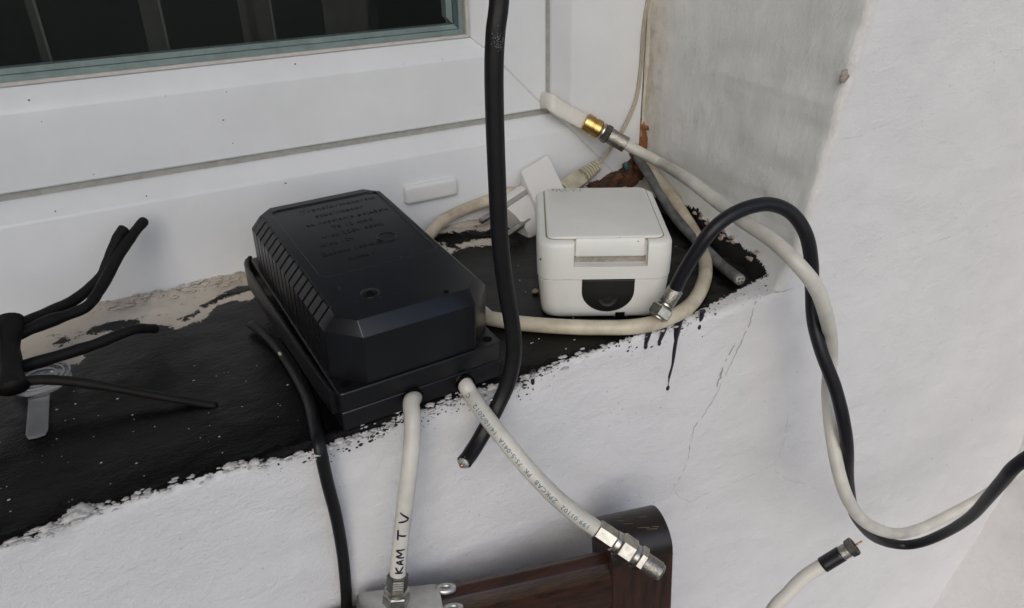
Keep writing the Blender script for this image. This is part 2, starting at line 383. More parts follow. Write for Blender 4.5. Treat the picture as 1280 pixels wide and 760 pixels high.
def paint_field(V):
    Q = measure(V); near = (np.abs(Q[:, 0]) < 2500) & (np.abs(Q[:, 1]) < 2500)
    out = np.full(len(Q), -50.0); q = Q[near]
    s = sd_poly(q, black_outer)
    for b in bare_isles: s = np.minimum(s, -sd_poly(q, b))
    for b in black_isles: s = np.maximum(s, sd_poly(q, b))
    out[near] = np.clip(s, -50, 50); return out
def set_attr(o, name, vals):
    a = o.data.attributes.new(name, 'FLOAT', 'POINT'); a.data.foreach_set('value', np.asarray(vals, dtype=np.float32))

def wall_n(x, z):
    p = Vector((x, 3.1, z))
    return 0.0013 * noise.noise(p * 12) + 0.0009 * noise.noise(Vector((x * 30, 3.1, z * 60 + x * 22)))+ 0.0004 * noise.noise(p * 85) + 0.00022 * noise.noise(p * 170)
XE = [(-0.01, .316), (0, .316), (.006, .3165), (.014, .319), (.025, .3235), (.043, .3272), (.095, .336), (.119, .341), (.153, .347), (.22, .356), (1.5, .50)]
def xe(z):
    for (a, b), (c, d) in zip(XE, XE[1:]):
        if z <= c: v = b + (d - b) * (z - a) / (c - a); break
    else: v = XE[-1][1]
    return v + 0.0011 * noise.noise(Vector((z * 75, 1, 2))) + 0.0006 * noise.noise(Vector((z * 210, 1, 2))) + 0.0015 * noise.noise(Vector((z * 16, 5, 2)))
CORNER = [(-1.0, .37), (-.55, .505), (-.4185, .612), (-.352, .648), (-.31, .664), (0.2, .665), (1.6, .665)]
def xc(z):
    for (a, b), (c, d) in zip(CORNER, CORNER[1:]):
        if z <= c: return b + (d - b) * (z - a) / (c - a) + 0.0025 * noise.noise(Vector((z * 30, 7, 2)))
    return CORNER[-1][1]
def span(a, b, fine, lo, hi, coarse):
    out = []; x = a
    while x < b - 1e-6:
        out.append(x); x += fine if lo <= x < hi else coarse
    return out + [b]
def grid(rows):
    """rows: list of equal length vertex rows"""
    n = len(rows[0]); V = [p for r in rows for p in r]
    return V, [(j * n + i, j * n + i + 1, (j + 1) * n + i + 1, (j + 1) * n + i) for j in range(len(rows) - 1) for i in range(n - 1)]
XE0 = .316
def nose(x): return RN * (1 + 0.45 * noise.noise(Vector((x * 70, 4, 4))) + 0.5 * noise.noise(Vector((x * 210, 4, 9))))
def edge_y(x): return FY + 0.0012 * noise.noise(Vector((x * 24, 8, 1))) + 0.0006 * noise.noise(Vector((x * 120, 8, 1)))

# wall below the sill: rows from the floor up to the nose
ts = sorted(set([round(t, 5) for t in span(0, 1, 1 / 300, 0.30, 1, 1 / 60)]))
rows = []
zr = [FLOOR + (-0.55 - FLOOR) * k / 12 for k in range(12)] + [-0.55 + 0.0028 * k for k in range(int(0.545 / 0.0028))]
def wall_cols(z):
    c = xc(z); return [-0.62 + 0.03 * k for k in range(15)] + [-0.17 + (c + 0.17) * k / 290 for k in range(291)]
for z in zr: rows.append([Vector((x, FY + wall_n(x, z), z)) for x in wall_cols(z)])
for k in range(0, 7):
    a = k / 6 * math.pi / 2; r = []
    for x in wall_cols(0.0):
        rn = nose(x); bl = min(1, max(0, (x - XE0 + 0.012) / 0.012)); sill_in = 1 - bl
        r.append(Vector((x, FY + wall_n(x, -0.004) + sill_in * (edge_y(x) - FY + rn * (1 - math.cos(a))), -rn * (1 - math.sin(a)) * 1.0 if sill_in > 0 else -rn * (1 - math.sin(a)))))
    rows.append(r)
V, Fc = grid(rows)
wall_low = tag(mesh('wall', V, Fc, M['wall']), kind='structure')
set_attr(wall_low, 'paint', paint_field(np.array(V))); set_attr(wall_low, 'soil', np.zeros(len(V)))

# wall to the right of the opening with the reveal that returns to the window
def reveal_x(f, z):     # f 0 at the window, 1 at the wall edge
    xb = .3535 + 0.03 * max(0, z - .15); x = xb + (xe(z) - xb) * f
    cove = 0.010 * max(0, 1 - z / 0.013) ** 2 * (1 - 0.5 * f)
    if z < 0.05: cove *= 1 + 0.5 * noise.noise(Vector((f * 14, z * 60, 3)))
    return x - cove
rows = []; soil = []
zr = [0.0025 * k for k in range(90)] + [0.225 + (CEIL - 0.225) * k / 24 for k in range(1, 25)]
for z in zr:
    r = []; s = []
    for k in range(74):
        f = k / 73; y = BY + 0.03 + (FY + 0.004 - BY - 0.03) * f
        x = reveal_x((BY - y) / (BY - FY), z) - 1.0 * wall_n(y + 7, z) * 1.2
        r.append(Vector((x, y, z))); s.append(max(0.0, min(1.0, 1.15 - (BY - y) / 0.032)))
    x0 = r[-1].x
    for k in range(1, 6):
        a = k / 5 * math.pi / 2; r.append(Vector((x0 + 0.004 * (1 - math.cos(a)), FY + 0.004 * (1 - math.sin(a)) + wall_n(x0 + 0.004, z) * (k / 5), z))); s.append(0.30)
    xs = x0 + 0.004; c = xc(z)
    for k in range(1, 101):
        x = xs + (c - xs) * k / 100; r.append(Vector((x, FY + wall_n(x, z), z))); s.append(0.0)
    rows.append(r); soil += s
V, Fc = grid(rows)
wall_r = mesh('wall', V, Fc, [M['wall'], M['reveal']]); tag(wall_r, kind='structure')
set_attr(wall_r, 'paint', paint_field(np.array(V))); set_attr(wall_r, 'soil', soil)
ncol = len(rows[0]) - 1
wall_r.data.polygons.foreach_set('material_index', [1 if (i % ncol) < 75 else 0 for i in range(len(wall_r.data.polygons))])

# window sill
xs = [-0.62 + 0.02 * k for k in range(16)] + [-0.30 + 0.0019 * k for k in range(int(0.665 / 0.0019))]
V = []; ny = 96; rows = []
for k in range(ny + 1):
    f = k / ny; r = []
    for x in xs:
        y0 = FY + wall_n(x, -0.004) + (edge_y(x) - FY) + nose(x) if x < XE0 - 0.012 else FY + 0.001
        y = y0 + (BY + 0.03 - y0) * f
        tar = max(0, min(1, (x - 0.255) / 0.03))
        z = 0.0 if k == 0 else min(1, k / 5) * 0.0006 * noise.noise(Vector((x * 22, y * 22, 1))) + 0.0003 * noise.noise(Vector((x * 90, y * 60, 1))) + tar * (0.0010 * noise.noise(Vector((x * 120, y * 120, 5))) + 0.0005)
        z += 0.0035 * max(0, min(1, (y - BY + 0.035) / 0.03)) * (0.75 + 0.6 * noise.noise(Vector((x * 50, y * 90, 2))) + 0.35 * noise.noise(Vector((x * 190, y * 230, 2)))) if k else 0
        r.append(Vector((x, y, z)))
    rows.append(r)
V, Fc = grid(rows); pf = paint_field(np.array(V))
for v, p in zip(V, pf): v.z += 0.00035 * min(1, max(0, p / 2 + 0.5)) * max(0.0, min(1.0, (v.y - FY - .004) / .006))
sill = tag(mesh('window_sill', V, Fc, M['sill']), kind='structure')
set_attr(sill, 'limewash', [max(0.0, min(1.0, max((v.x - .265) / .015, 1.6 - (v.y - FY) / .012))) for v in V]); set_attr(sill, 'paint', pf); set_attr(sill, 'soil', np.zeros(len(V)))

# balcony: side wall, floor, ceiling, added left wall; ground below
zr = [FLOOR + (0.3 - FLOOR) * k / 120 for k in range(121)] + [0.3 + (CEIL - 0.3) * k / 8 for k in range(1, 9)]
V, Fc = grid([[Vector((xc(z) + 0.0 + wall_n(y, z + 3) * 1.5 * (1 if k else 0) + 0.12 * (FY - y), y, z)) for k, y in enumerate([FY + wall_n(xc(z), z) - 0.008 * q for q in range(60)] + [-0.22, -0.25])] for z in zr])
sw = tag(mesh('side_wall', V, Fc, M['wall']), kind='structure'); set_attr(sw, 'paint', np.full(len(V), -50.0)); set_attr(sw, 'soil', np.full(len(V), 0.18))
tag(mesh('floor', *(lambda g: (g.v, g.f))(G().box(-2.2, -0.95, FLOOR - 0.15, 1.4, FY + 0.3, FLOOR)), M['floor'], smooth=False), kind='structure')
tag(mesh('ceiling', *(lambda g: (g.v, g.f))(G().box(-2.2, -0.55, CEIL, 1.4, FY + 0.3, CEIL + 0.15)), M['ceiling'], smooth=False), kind='structure')
tag(mesh('ground', [(-900, -900, -6), (900, -900, -6), (900, 900, -6), (-900, 900, -6)], [(0, 1, 2, 3)], M['ground'], smooth=False), kind='structure')
g = G().box(-1.25, -0.75, FLOOR, -1.1, FY + 0.012, CEIL); tag(mesh('side_wall', g.v, g.f, M['ceiling'], smooth=False), kind='structure')  # unseen left wall, added to make the left side darker
# solid wall round the opening further left and above, and the dark room behind the glass
g = G().box(-2.2, FY + 0.012, FLOOR, -0.62, BY + 0.15, CEIL); tag(mesh('wall', g.v, g.f, M['wall'], smooth=False), kind='structure')
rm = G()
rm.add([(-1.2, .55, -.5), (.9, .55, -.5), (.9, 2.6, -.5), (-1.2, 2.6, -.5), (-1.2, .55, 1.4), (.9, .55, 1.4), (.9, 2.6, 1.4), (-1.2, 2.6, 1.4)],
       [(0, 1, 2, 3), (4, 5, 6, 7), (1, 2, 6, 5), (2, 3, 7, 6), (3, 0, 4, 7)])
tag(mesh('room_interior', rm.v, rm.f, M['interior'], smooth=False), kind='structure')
bl = thing('reflection_strips', 'brown vertical strips added behind the glass to stand in for faint reflections', 'reflection', (0.05, 0.62, 0.0))  # strips added behind the pane in place of its reflections
for (xa, ya, xb, yb, edge) in ((172, 0, 196, 0, 1), (296, 0, 335, 0, 1), (402, 0, 458, 0, 0), (30, 0, 40, 0, 1)):
    a, b = on_y(xa, ya, 0.62), on_y(xb, yb, 0.62)
    s = mesh('reflection_strip', *(lambda g: (g.v, g.f))(G().box(a.x, 0.62, -0.1, b.x, 0.621, 1.2)), M['reflection'], bl, smooth=False)
    if edge: mesh('reflection_edge', *(lambda g: (g.v, g.f))(G().box(b.x, 0.6185, -0.1, b.x + 0.0016, 0.622, 1.2)), M['reflectionedge'], s, smooth=False)
g = G().box(-1.0, 0.62, 0.30, .6, 0.64, 0.36); 
mesh('strip_bar', *(lambda g: (g.v, g.f))(G().box(-0.9, 0.632, -0.13, .5, 0.64, -0.1)), M['reflection'], bl, smooth=False)

# cracks, drips, flecks and chips on the masonry
def on_wall(px, py, lift=0.0002):
    p = on_y(px, py, FY)
    for _ in range(3): p = on_y(px, py, FY + wall_n(p.x, p.z) - lift)
    return p
def wall_ribbon(g, pts, w0, w1, lift=0.0002, jag=0.0, gaps=0.22):
    P = []
    for (a, b) in zip(pts, pts[1:]):
        n = max(2, int(math.hypot(b[0] - a[0], b[1] - a[1]) / 4))
        for k in range(n): P.append((a[0] + (b[0] - a[0]) * k / n + random.uniform(-jag, jag), a[1] + (b[1] - a[1]) * k / n + random.uniform(-jag, jag)))
    P.append(pts[-1]); n = len(P); V = []
    for i, p in enumerate(P):
        q0, q1 = P[max(i - 1, 0)], P[min(i + 1, n - 1)]; dx, dy = q1[0] - q0[0], q1[1] - q0[1]; l = math.hypot(dx, dy) or 1
        wd = (w0 + (w1 - w0) * i / (n - 1)) * random.uniform(0.35, 1.2) / 2
        V += [on_wall(p[0] - dy / l * wd, p[1] + dx / l * wd, lift), on_wall(p[0] + dy / l * wd, p[1] - dx / l * wd, lift)]
    g.add(V, [(2 * i, 2 * i + 1, 2 * i + 3, 2 * i + 2) for i in range(n - 1) if random.random() > gaps])
ROOT_LOC[wall_low.name] = Vector(); ROOT_LOC[wall_r.name] = Vector(); ROOT_LOC[sill.name] = Vector()
for pts, w0, w1, mm in (([(948, 368), (938, 402), (926, 430), (918, 446), (906, 470), (898, 488), (882, 515), (868, 535), (862, 560), (861, 572)], 1.6, 0.9, 'crack'),
        ([(904, 455), (900, 472), (896, 484)], 2.6, 2.0, 'crackdark'), ([(918, 432), (907, 452)], 1.8, 1.2, 'crackdark'),
        ([(861, 572), (852, 594), (842, 608), (848, 622), (864, 627), (885, 616), (910, 607), (945, 592), (962, 583)], 0.9, 0.6, 'crackfaint'),
        ([(962, 583), (972, 575), (983, 545), (984, 518)], 0.6, 0.5, 'crackfaint'), ([(962, 583), (985, 600), (1012, 606), (1022, 612)], 0.6, 0.6, 'crackfaint'),
        ([(1040, 176), (1058, 173), (1075, 170), (1095, 160), (1120, 150)], 0.9, 0.4, 'crackfaint')):
    g = G(); wall_ribbon(g, pts, w0, w1, jag=0.9); mesh('crack', g.v, g.f, M[mm], wall_low if pts[0][1] > 300 else wall_r)
def drip(pts, radii):
    P = []
    for (x, y) in pts: P.append(on_wall(x, y, 0.0))
    path = catmull(P, 6); rr = []
    for i in range(len(path)):
        f = i / (len(path) - 1) * (len(radii) - 1); k = min(int(f), len(radii) - 2); rr.append(radii[k] + (radii[k + 1] - radii[k]) * (f - k))
    g = G(); T, N = frames(path); rings = []
    for p, t, r in zip(path, T, rr):
        s = t.cross(Vector((0, 1, 0))).normalized()
        rings.append([p + s * math.cos(a) * r + Vector((0, -1, 0)) * (math.sin(a) * r * 0.45) + Vector((0, 0.0004, 0)) for a in (2 * math.pi * k / 10 for k in range(10))])
    g.loft(rings)
    blob(g, path[-1] + Vector((0, -0.0002, 0)), rr[-1] * 1.05, rr[-1] * 0.5, rr[-1] * 1.4, 2, 0.05)
    mesh('paint_drip', g.v, g.f, M['drip'], wall_low)
drip([(850, 398), (845, 425), (841, 452), (836, 474), (834.5, 485)], [.0030, .0017, .0015, .0012, .0012])
drip([(832, 408), (828, 420), (824, 429)], [.0022, .0014, .0011])
drip([(812, 415), (809, 426), (807, 433)], [.0020, .0015, .0012])
drip([(879, 388), (877, 400), (874, 409)], [.0020, .0014, .0011])
drip([(655, 470), (655, 478), (655.5, 482)], [.0022, .0015, .0013])
drip([(666, 464), (666.5, 472), (666, 478)], [.0020, .0013, .0010])
drip([(648, 474), (648, 480)], [.0015, .0010])
# paint flecks where the brush skipped along the edge, dirt specks on the white wall
g = G()
for i in range(420):
    k = random.randrange(13, 38); a, b = black_outer[k], black_outer[k + 1]; f = random.random()
    x, y = a[0] + (b[0] - a[0]) * f, a[1] + (b[1] - a[1]) * f + abs(random.gauss(0, 9)) + 3
    if not (390 < x < 700 or 755 < x < 905) and random.random() < 0.75: continue
    p = on_wall(x, y, 0.00005); s = random.choice((.0002, .0003, .0003, .0005, .0007)) * (1.2 if 410 < x < 520 else 0.9)
    blob(g, p, s * random.uniform(0.7, 1.8), 0.00015, s, 1, 0.5, i)
o = mesh('paint_fleck', g.v, g.f, M['drip'], wall_low); o['kind'] = 'stuff'
g = G()
for i in range(130):
    x, y = random.uniform(60, 1230), random.uniform(400, 750)
    p = on_y(x, y, FY)
    if p.z > -0.02 or p.x > 0.63: continue
    p = on_wall(x, y, 0.00005); s = random.choice((.00018, .00022, .0003, .0004)) * (0.7 + p.x)
    blob(g, p, s * random.uniform(0.8, 1.6), 0.0001, s, 1, 0.5, i)
o = mesh('dirt_speck', g.v, g.f, M['crackdark'], wall_low); o['kind'] = 'stuff'
# broken plaster crumbs on the sill and its edge
g = G()
for (x, y, s) in ((318, 579, .0022), (305, 581, .0016), (95, 643, .0042), (104, 637, .003), (84, 650, .002), (289, 582, .0022), (60, 660, .002), (585, 494, .002), (600, 489, .0022), (537, 506, .0016), (616, 484, .0024), (170, 622, .0014), (340, 503 + 72, .0014), (172, 616, .0012)):
    p = on_z(x, y, 0.0005); blob(g, p, s * 1.2, s * .8, s * 0.38, 3, 0.9, x)
for i in range(330):
    k = random.randrange(2, 34); a, b = black_outer[k], black_outer[k + 1]; f = random.random()
    p = on_z(a[0] + (b[0] - a[0]) * f, a[1] + (b[1] - a[1]) * f + random.gauss(0, 4), 0.0001); s = random.uniform(.0003, .0011)
    blob(g, p, s * random.uniform(1, 2.4), s, s * 0.35, 2, 1.0, i)
o = mesh('plaster_crumb', g.v, g.f, M['crumb'], sill); o['kind'] = 'stuff'
g = G()
for i in range(80):
    x, y = random.uniform(-10, 430), random.uniform(455, 650)
    p = on_z(x, y, 0.0007)
    if not (FY + .008 < p.y < BY - .05): continue
    s = random.choice((.00012, .00016, .0002, .0002, .00035)) ; blob(g, p, s * random.uniform(1, 2), s, s * 0.5, 1, 0.5, i)
for i in range(60):
    p = on_z(random.uniform(640, 930), random.uniform(280, 440), 0.001)
    if p.x < .31 and FY + .008 < p.y < .44: s = random.uniform(.0002, .0004); blob(g, p, s * 1.5, s, s * .6, 1, .5, i)
o = mesh('dust_speck', g.v, g.f, M['crumb'], sill); o['kind'] = 'stuff'
# loose plaster along the window frame and the reveal's foot
g = G()
for i in range(300):
    f = random.random(); x = -0.10 + 0.19 * f; y = BY - random.uniform(0, 0.013); s = random.uniform(.0004, .0013)
    blob(g, (x, y, 0.0035 * (1 - (BY - y) / 0.03) + 0.0001), s * random.uniform(1.2, 2.6), s * random.uniform(.9, 1.6), s * 0.32, 2, 0.8, i)
for (x, y, s) in ((585, 281, .007), (570, 284, .005), (599, 279, .005), (560, 287, .003)):
    p = on_z(x, y, 0.002); blob(g, p, s * 1.3, s * .7, s * 0.45, 3, 0.45, x)
o = mesh('loose_plaster', g.v, g.f, M['sill'], sill); o['kind'] = 'stuff'; set_attr(o, 'paint', np.full(len(o.data.vertices), -50.)); set_attr(o, 'soil', np.zeros(len(o.data.vertices)))
g = G()
for i in range(46):
    f = random.random() ** 2.2; y = .405 - .12 * f; s = random.uniform(.0005, .0015)
    z = random.uniform(0.006, 0.012); x = reveal_x((BY - y) / (BY - FY), z)
    blob(g, (x + s * .3, y, z), s, s * random.uniform(1, 2.4), s * 0.9, 2, 0.8, i)
o = mesh('loose_plaster', g.v, g.f, M['crumbbrown'], wall_r); o['kind'] = 'stuff'
g = G(); p = on_wall(1055, 96, 0.0); p2 = Vector((xe(p.z) + .003, FY + .001, p.z)); blob(g, on_d(1055, 96, (p - CAM).length + .001), .0028, .0012, .0032, 2, .6, 3)
mesh('chipped_spot', g.v, g.f, M['crumbbrown'], wall_r)

# ------------------------------------------------------------------ window
XJ, Z0 = 0.352, -0.006
win = thing('window', 'white plastic framed window with dark glass above the sill', 'window', (0.1, BY, 0.0))
LX, TZ = -0.75, 1.2          # the frame runs on out of the picture
def mitred(name, profile, m, parent, rail=True, gap=0.00004, sm=False):
    """profile (w = distance in from the frame's outer corner, y); a rail along the bottom or a jamb up the side, mitred at the corner"""
    A, B = [], []
    for wv, y in profile:
        if rail: A.append(Vector((LX, y, Z0 + wv))); B.append(Vector((XJ - wv - gap, y, Z0 + wv)))
        else: A.append(Vector((XJ - wv, y, Z0 + wv + gap))); B.append(Vector((XJ - wv, y, TZ)))
    n = len(profile); o = mesh(name, A + B, [(i, (i + 1) % n, n + (i + 1) % n, n + i) for i in range(n)] + [tuple(range(n)), tuple(range(2 * n - 1, n - 1, -1))], m, parent, smooth=sm)
    return o
zl = on_y(0, 253, BY + .012).z - Z0; zf_ = on_y(0, 285, BY).z - Z0
zg0, zg1 = zl, on_y(0, 244, BY + .011).z - Z0
zs1 = on_y(0, 142, BY + .010).z - Z0; zb0 = on_y(0, 110, BY + .021).z - Z0; zb1 = on_y(0, 104, BY + .024).z - Z0
YG = BY + 0.0245
frame_p = [(0, BY + .07), (0, BY + .0008), (.0008, BY), (zf_ - .0012, BY), (zf_ + .0006, BY + .0006), (zl - .001, BY + .0105), (zl, BY + .012), (zl, BY + .07)]
gask_p = [(zg0 - .0005, BY + .013), (zg1 + .0005, BY + .0125), (zg1 + .0005, BY + .03), (zg0 - .0005, BY + .03)]
sash_p = [(zg1, BY + .06), (zg1, BY + .0115), (zg1 + .001, BY + .010), (zs1 - .0015, BY + .010), (zs1, BY + .0105), (zb0 - .0005, BY + .0205), (zb0, BY + .0215), (zb0, BY + .06)]
bead_p = [(zb0 + .0004, BY + .04), (zb0 + .0004, BY + .0205), (zb1, BY + .0225), (zb1, BY + .04)]
for rail, fn, sn in ((True, 'frame_rail', 'sash_rail'), (False, 'frame_jamb', 'sash_stile')):
    bevel(mitred(fn, frame_p, M['pvc'], win, rail), 0.0006)
    mitred('gasket', gask_p, M['gasket'], win, rail)
    s = bevel(mitred(sn, sash_p, M['pvc'], win, rail), 0.0006)
    mitred('glazing_bead', bead_p, M['bead'], s, rail)
    zt = zb1 + 0.0062
    mitred('spacer_bar', [(zb1 - .004, YG + .0035), (zb1 + .0029, YG + .0032), (zb1 + .0029, YG + .012), (zb1 - .004, YG + .012)], M['teal'], win, rail)
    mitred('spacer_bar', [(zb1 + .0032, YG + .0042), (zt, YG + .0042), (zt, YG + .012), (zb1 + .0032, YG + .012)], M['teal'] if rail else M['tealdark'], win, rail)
    if not rail: mitred('spacer_bar', [(zt + .0003, YG + .005), (zt + .0045, YG + .005), (zt + .0045, YG + .012), (zt + .0003, YG + .012)], M['teal'], win, rail)
g = G().box(LX, YG, Z0 + zb1 - .003, XJ - zb1 + .003, YG + .003, TZ); mesh('glass_pane', g.v, g.f, M['glass'], win, smooth=False)
# weld seams on the mitres
for w0, w1, y in ((.001, zf_ - .001, BY - .0001), (zg1 + .002, zs1 - .002, BY + .0099)):
    for off in (-.0011, .0011):
        g = G().add([(XJ - w0 + off, y, Z0 + w0), (XJ - w0 + off + .00025, y, Z0 + w0), (XJ - w1 + off + .00025, y, Z0 + w1), (XJ - w1 + off, y, Z0 + w1)], [(0, 1, 2, 3)])
        mesh('weld_seam', g.v, g.f, M['seam'], win, smooth=False)
# drain cap
def rrect(u0, v0, u1, v1, r, n=5):
    out = []
    for cx_, cy_, a0 in ((u1 - r, v1 - r, 0), (u0 + r, v1 - r, 90), (u0 + r, v0 + r, 180), (u1 - r, v0 + r, 270)):
        for k in range(n + 1): a = math.radians(a0 + 90 * k / n); out.append((cx_ + r * math.cos(a), cy_ + r * math.sin(a)))
    return out
a, b = on_y(508, 257, BY - .004), on_y(572, 222, BY - .004)
u0, u1 = a.x, b.x; v0, v1 = on_y(510, 256.5, BY - .004).z, on_y(508, 234, BY - .004).z
g = G(); rings = []
for ins, dy in ((0, .001), (0, -.0025), (.0004, -.0036), (.0014, -.0042), (.003, -.0043)):
    rings.append([Vector((x, BY + dy, z)) for x, z in rrect(u0 + ins, v0 + ins, u1 - ins, v1 - ins, .0022)])
g.loft(rings, False, True); mesh('drain_cap', g.v, g.f, M['pvc_cap'], win)
# fly specks
g = G()
for (x, y) in ((36, 125), (207, 120), (283, 115), (369, 80), (504, 80), (553, 74), (117, 218), (69, 264), (183, 245), (357, 229), (291, 179), (52, 152), (279, 150), (600, 130)):
    p = on_y(x, y, BY + .0098 if y < 190 else BY - .0001)
    if y > 200 : p = on_y(x, y, BY - .0001)
    s = random.uniform(.0002, .0005); blob(g, p, s * random.uniform(.7, 1.6), .0002, s, 1, .6, x)
o = mesh('dirt_speck', g.v, g.f, M['dirt'], win); o['kind'] = 'stuff'
# sealant strip and old foam in the gap between frame and reveal
g = G(); rows = []
for k in range(60):
    z = -0.004 + 0.30 * k / 59; r = []
    for j, (x, y) in enumerate(((XJ - .0004, BY - .0008), (XJ + .0006, BY - .0022), (XJ + .002, BY - .0026), (XJ + .0035, BY - .002))):
        r.append(Vector((x + .0006 * noise.noise(Vector((j, z * 70, 0))), y + .0009 * noise.noise(Vector((j, z * 60, 3))), z)))
    rows.append(r)
V, Fc = grid(rows); mesh('sealant_bead', V, Fc, M['sealant'], wall_r)
def lump(name, m, pts, parent, seed=0):
    g = G()
    for i, (x, y, how, v, rx, ry, rz) in enumerate(pts): blob(g, at(x, y, how, v), rx, ry, rz, 4, 0.6, seed + i)
    return mesh(name, g.v, g.f, m, parent)
lump('foam_filler', M['foam'], [(804, 160, 'x', .3532, .0016, .010, .006), (804, 170, 'x', .3532, .0016, .010, .007), (803, 180, 'x', .3528, .0016, .009, .007), (800, 189, 'x', .3524, .0016, .008, .006)], wall_r, 3)
lump('foam_filler', M['foamdark'], [(800, 208, 'y', BY - .003, .010, .005, .009), (787, 218, 'y', BY - .002, .012, .004, .008), (768, 226, 'y', BY - .002, .012, .004, .006), (748, 233, 'y', BY - .001, .010, .003, .004), (799, 197, 'y', BY - .002, .006, .005, .010), (785, 232, 'z', .001, .022, .010, .003)], wall_r, 20)
g = G(); blob(g, on_y(783, 207, BY - .006), .0015, .0008, .003, 2, .5, 2); mesh('paint_smear', g.v, g.f, M['teal_bit'], win)

# ------------------------------------------------------------------ black power supply box
TA, TP, TW, TL = 0.0459, 0.08, 0.0788, 0.1364
ps = thing('power_supply_box', 'black plastic power supply box with vent slots lying on the black sill', 'power supply', (0.0583, 0.2663, 0.0002), rot=(TP, 0, TA))
ZS, ZF, ZB, ZT, BV, CH = .0106, .0204, .0440, .0498, .0051, .0122
def pl(g): return g.v, g.f
def octa(i, z, b=0.0, c=CH, notch=0.0):
    u0, u1, v0, v1 = i + b, TW - i - b, i + b, TL - i - b
    cc = c - b * 0.0
    left = []
    if notch is not None:
        va, vb = 0.0205, TL - 0.0165
        left = [(u0, vb, z), (u0 + notch, vb, z), (u0 + notch, va, z), (u0, va, z)]
    return [Vector(p) for p in [(i + c, v0, z), (TW - i - c, v0, z), (u1, i + c, z), (u1, TL - i - c, z), (TW - i - c, v1, z), (i + c, v1, z), (u0, TL - i - c, z)] + left + [(u0, i + c, z)]]
g = G().box(.0004, .0004, 0, TW - .0004, TL - .0004, ZS - .0004); bevel(mesh('base', *pl(g), M['black'], ps, local=True, smooth=False), .0008)
fl = []
for (x, y) in ((0, 0), (1, 0), (1, 1), (0, 1)): pass
g = G().loft([[Vector((x, y, z)) for x, y in rrect(0, 0, TW, TL, .0025, 3)] for z in (ZS, ZF)]); bevel(mesh('flange', *pl(g), M['black'], ps, local=True, smooth=False), .0006)
g = G(); I0 = .0012
cov_f = [octa(I0, ZF, notch=.0022), octa(I0, ZB, notch=.0022), octa(I0, ZT, BV, notch=.0011)]
g.loft(cov_f, True, False)
# top: ring to the recessed panel
top = cov_f[-1]
pu0, pu1, pv0, pv1 = .0125, TW - .0085, .046, TL - .011
panel = [Vector((u, v, ZT)) for u, v in rrect(pu0, pv0, pu1, pv1, .004, 3)]
off = len(g.v); n = len(top); g.v += panel
tess = tessellate_polygon([top, panel]); base_i = 2 * n
g.f += [tuple((base_i + k) if k < n else (off + k - n) for k in tri) for tri in tess]
pn = len(panel); off2 = len(g.v); g.v += [p - Vector((0, 0, .0007)) for p in panel]
g.f += [(off + k, off + (k + 1) % pn, off2 + (k + 1) % pn, off2 + k) for k in range(pn)] + [tuple(off2 + k for k in range(pn))]
cover = bevel(mesh('cover', *pl(g), M['blacktop'], ps, local=True, smooth=False), .0005)
# vent slats fill the notch in the left flank, one mesh shared by all
g = G(); sw_ = .0050
prof = [(I0, ZF + .0005), (I0, ZB), (I0 + BV, ZT - .00004), (I0 + BV + .0013, ZT - .00004), (I0 + BV + .0013, ZT - .002), (I0 + .0028, ZB - .001), (I0 + .0028, ZF + .0005)]
g.loft([[Vector((u, 0, z)) for u, z in prof], [Vector((u, sw_, z)) for u, z in prof]])
sl0 = mesh('vent_slat', *pl(g), M['black'], cover, local=True, smooth=False); va, vb = .0205, TL - .0165; NS = 15; pitch = (vb - va) / NS
for k in range(NS):
    o = sl0 if k == 0 else link(sl0.copy())
    if k: o.parent = cover
    o.location = (0, va + pitch * k + .0010 + (pitch - sw_ - .001) / 2, 0)
# screw wells
def well(name, u, v, z, r, parent):
    g = G(); lathe(g, Vector((u, v, z + .0002)), Vector((0, 0, -1)), [(0, r), (0.0001, r * 1.12), (.0006, r * 1.1), (.0006, r * .9), (.0004, r * .5), (.0004, r * .1)], 18)
    return mesh(name, *pl(g), M['void'], parent, local=True)
for (u, v) in ((.0052, .0052), (TW - .0052, .0052), (TW - .0052, TL - .0052), (.0052, TL - .0052)): well('screw_hole', u, v, ZF, .0021, ps)
g = G(); lathe(g, Vector((.026, .0235, ZT + .0002)), Vector((0, 0, -1)), [(0, .0036), (.0001, .0042), (.0004, .004), (.0006, .0024), (.0004, .0022)], 20); mesh('screw_hole', *pl(g), M['blacktop'], ps, local=True)
g = G(); lathe(g, Vector((.026, .0232, ZT + .0005)), Vector((0, 0, -1)), [(0, .0002), (.0001, .0019), (.0004, .0019)], 16); mesh('screw_hole', *pl(g), M['void'], ps, local=True)
g = G(); lathe(g, Vector((.055, .0085, ZT + .0003)), Vector((0, 0, -1)), [(0, .0001), (.0001, .0012), (.0006, .0012)], 14); mesh('moulding_mark', *pl(g), M['void'], ps, local=True)
g = G(); cc = Vector((.054, .071, ZT - .0007)); ring = []
for k in range(24):
    a = 2 * math.pi * k / 24; ring.append((math.cos(a), math.sin(a)))
g.loft([[cc + Vector((c * r_, s_ * r_, h)) for c, s_ in ring] for r_, h in ((.0052, 0), (.0049, .0004), (.0045, .0004), (.0042, 0))], False, False); mesh('moulding_mark', *pl(g), M['blacktop'], ps, local=True)
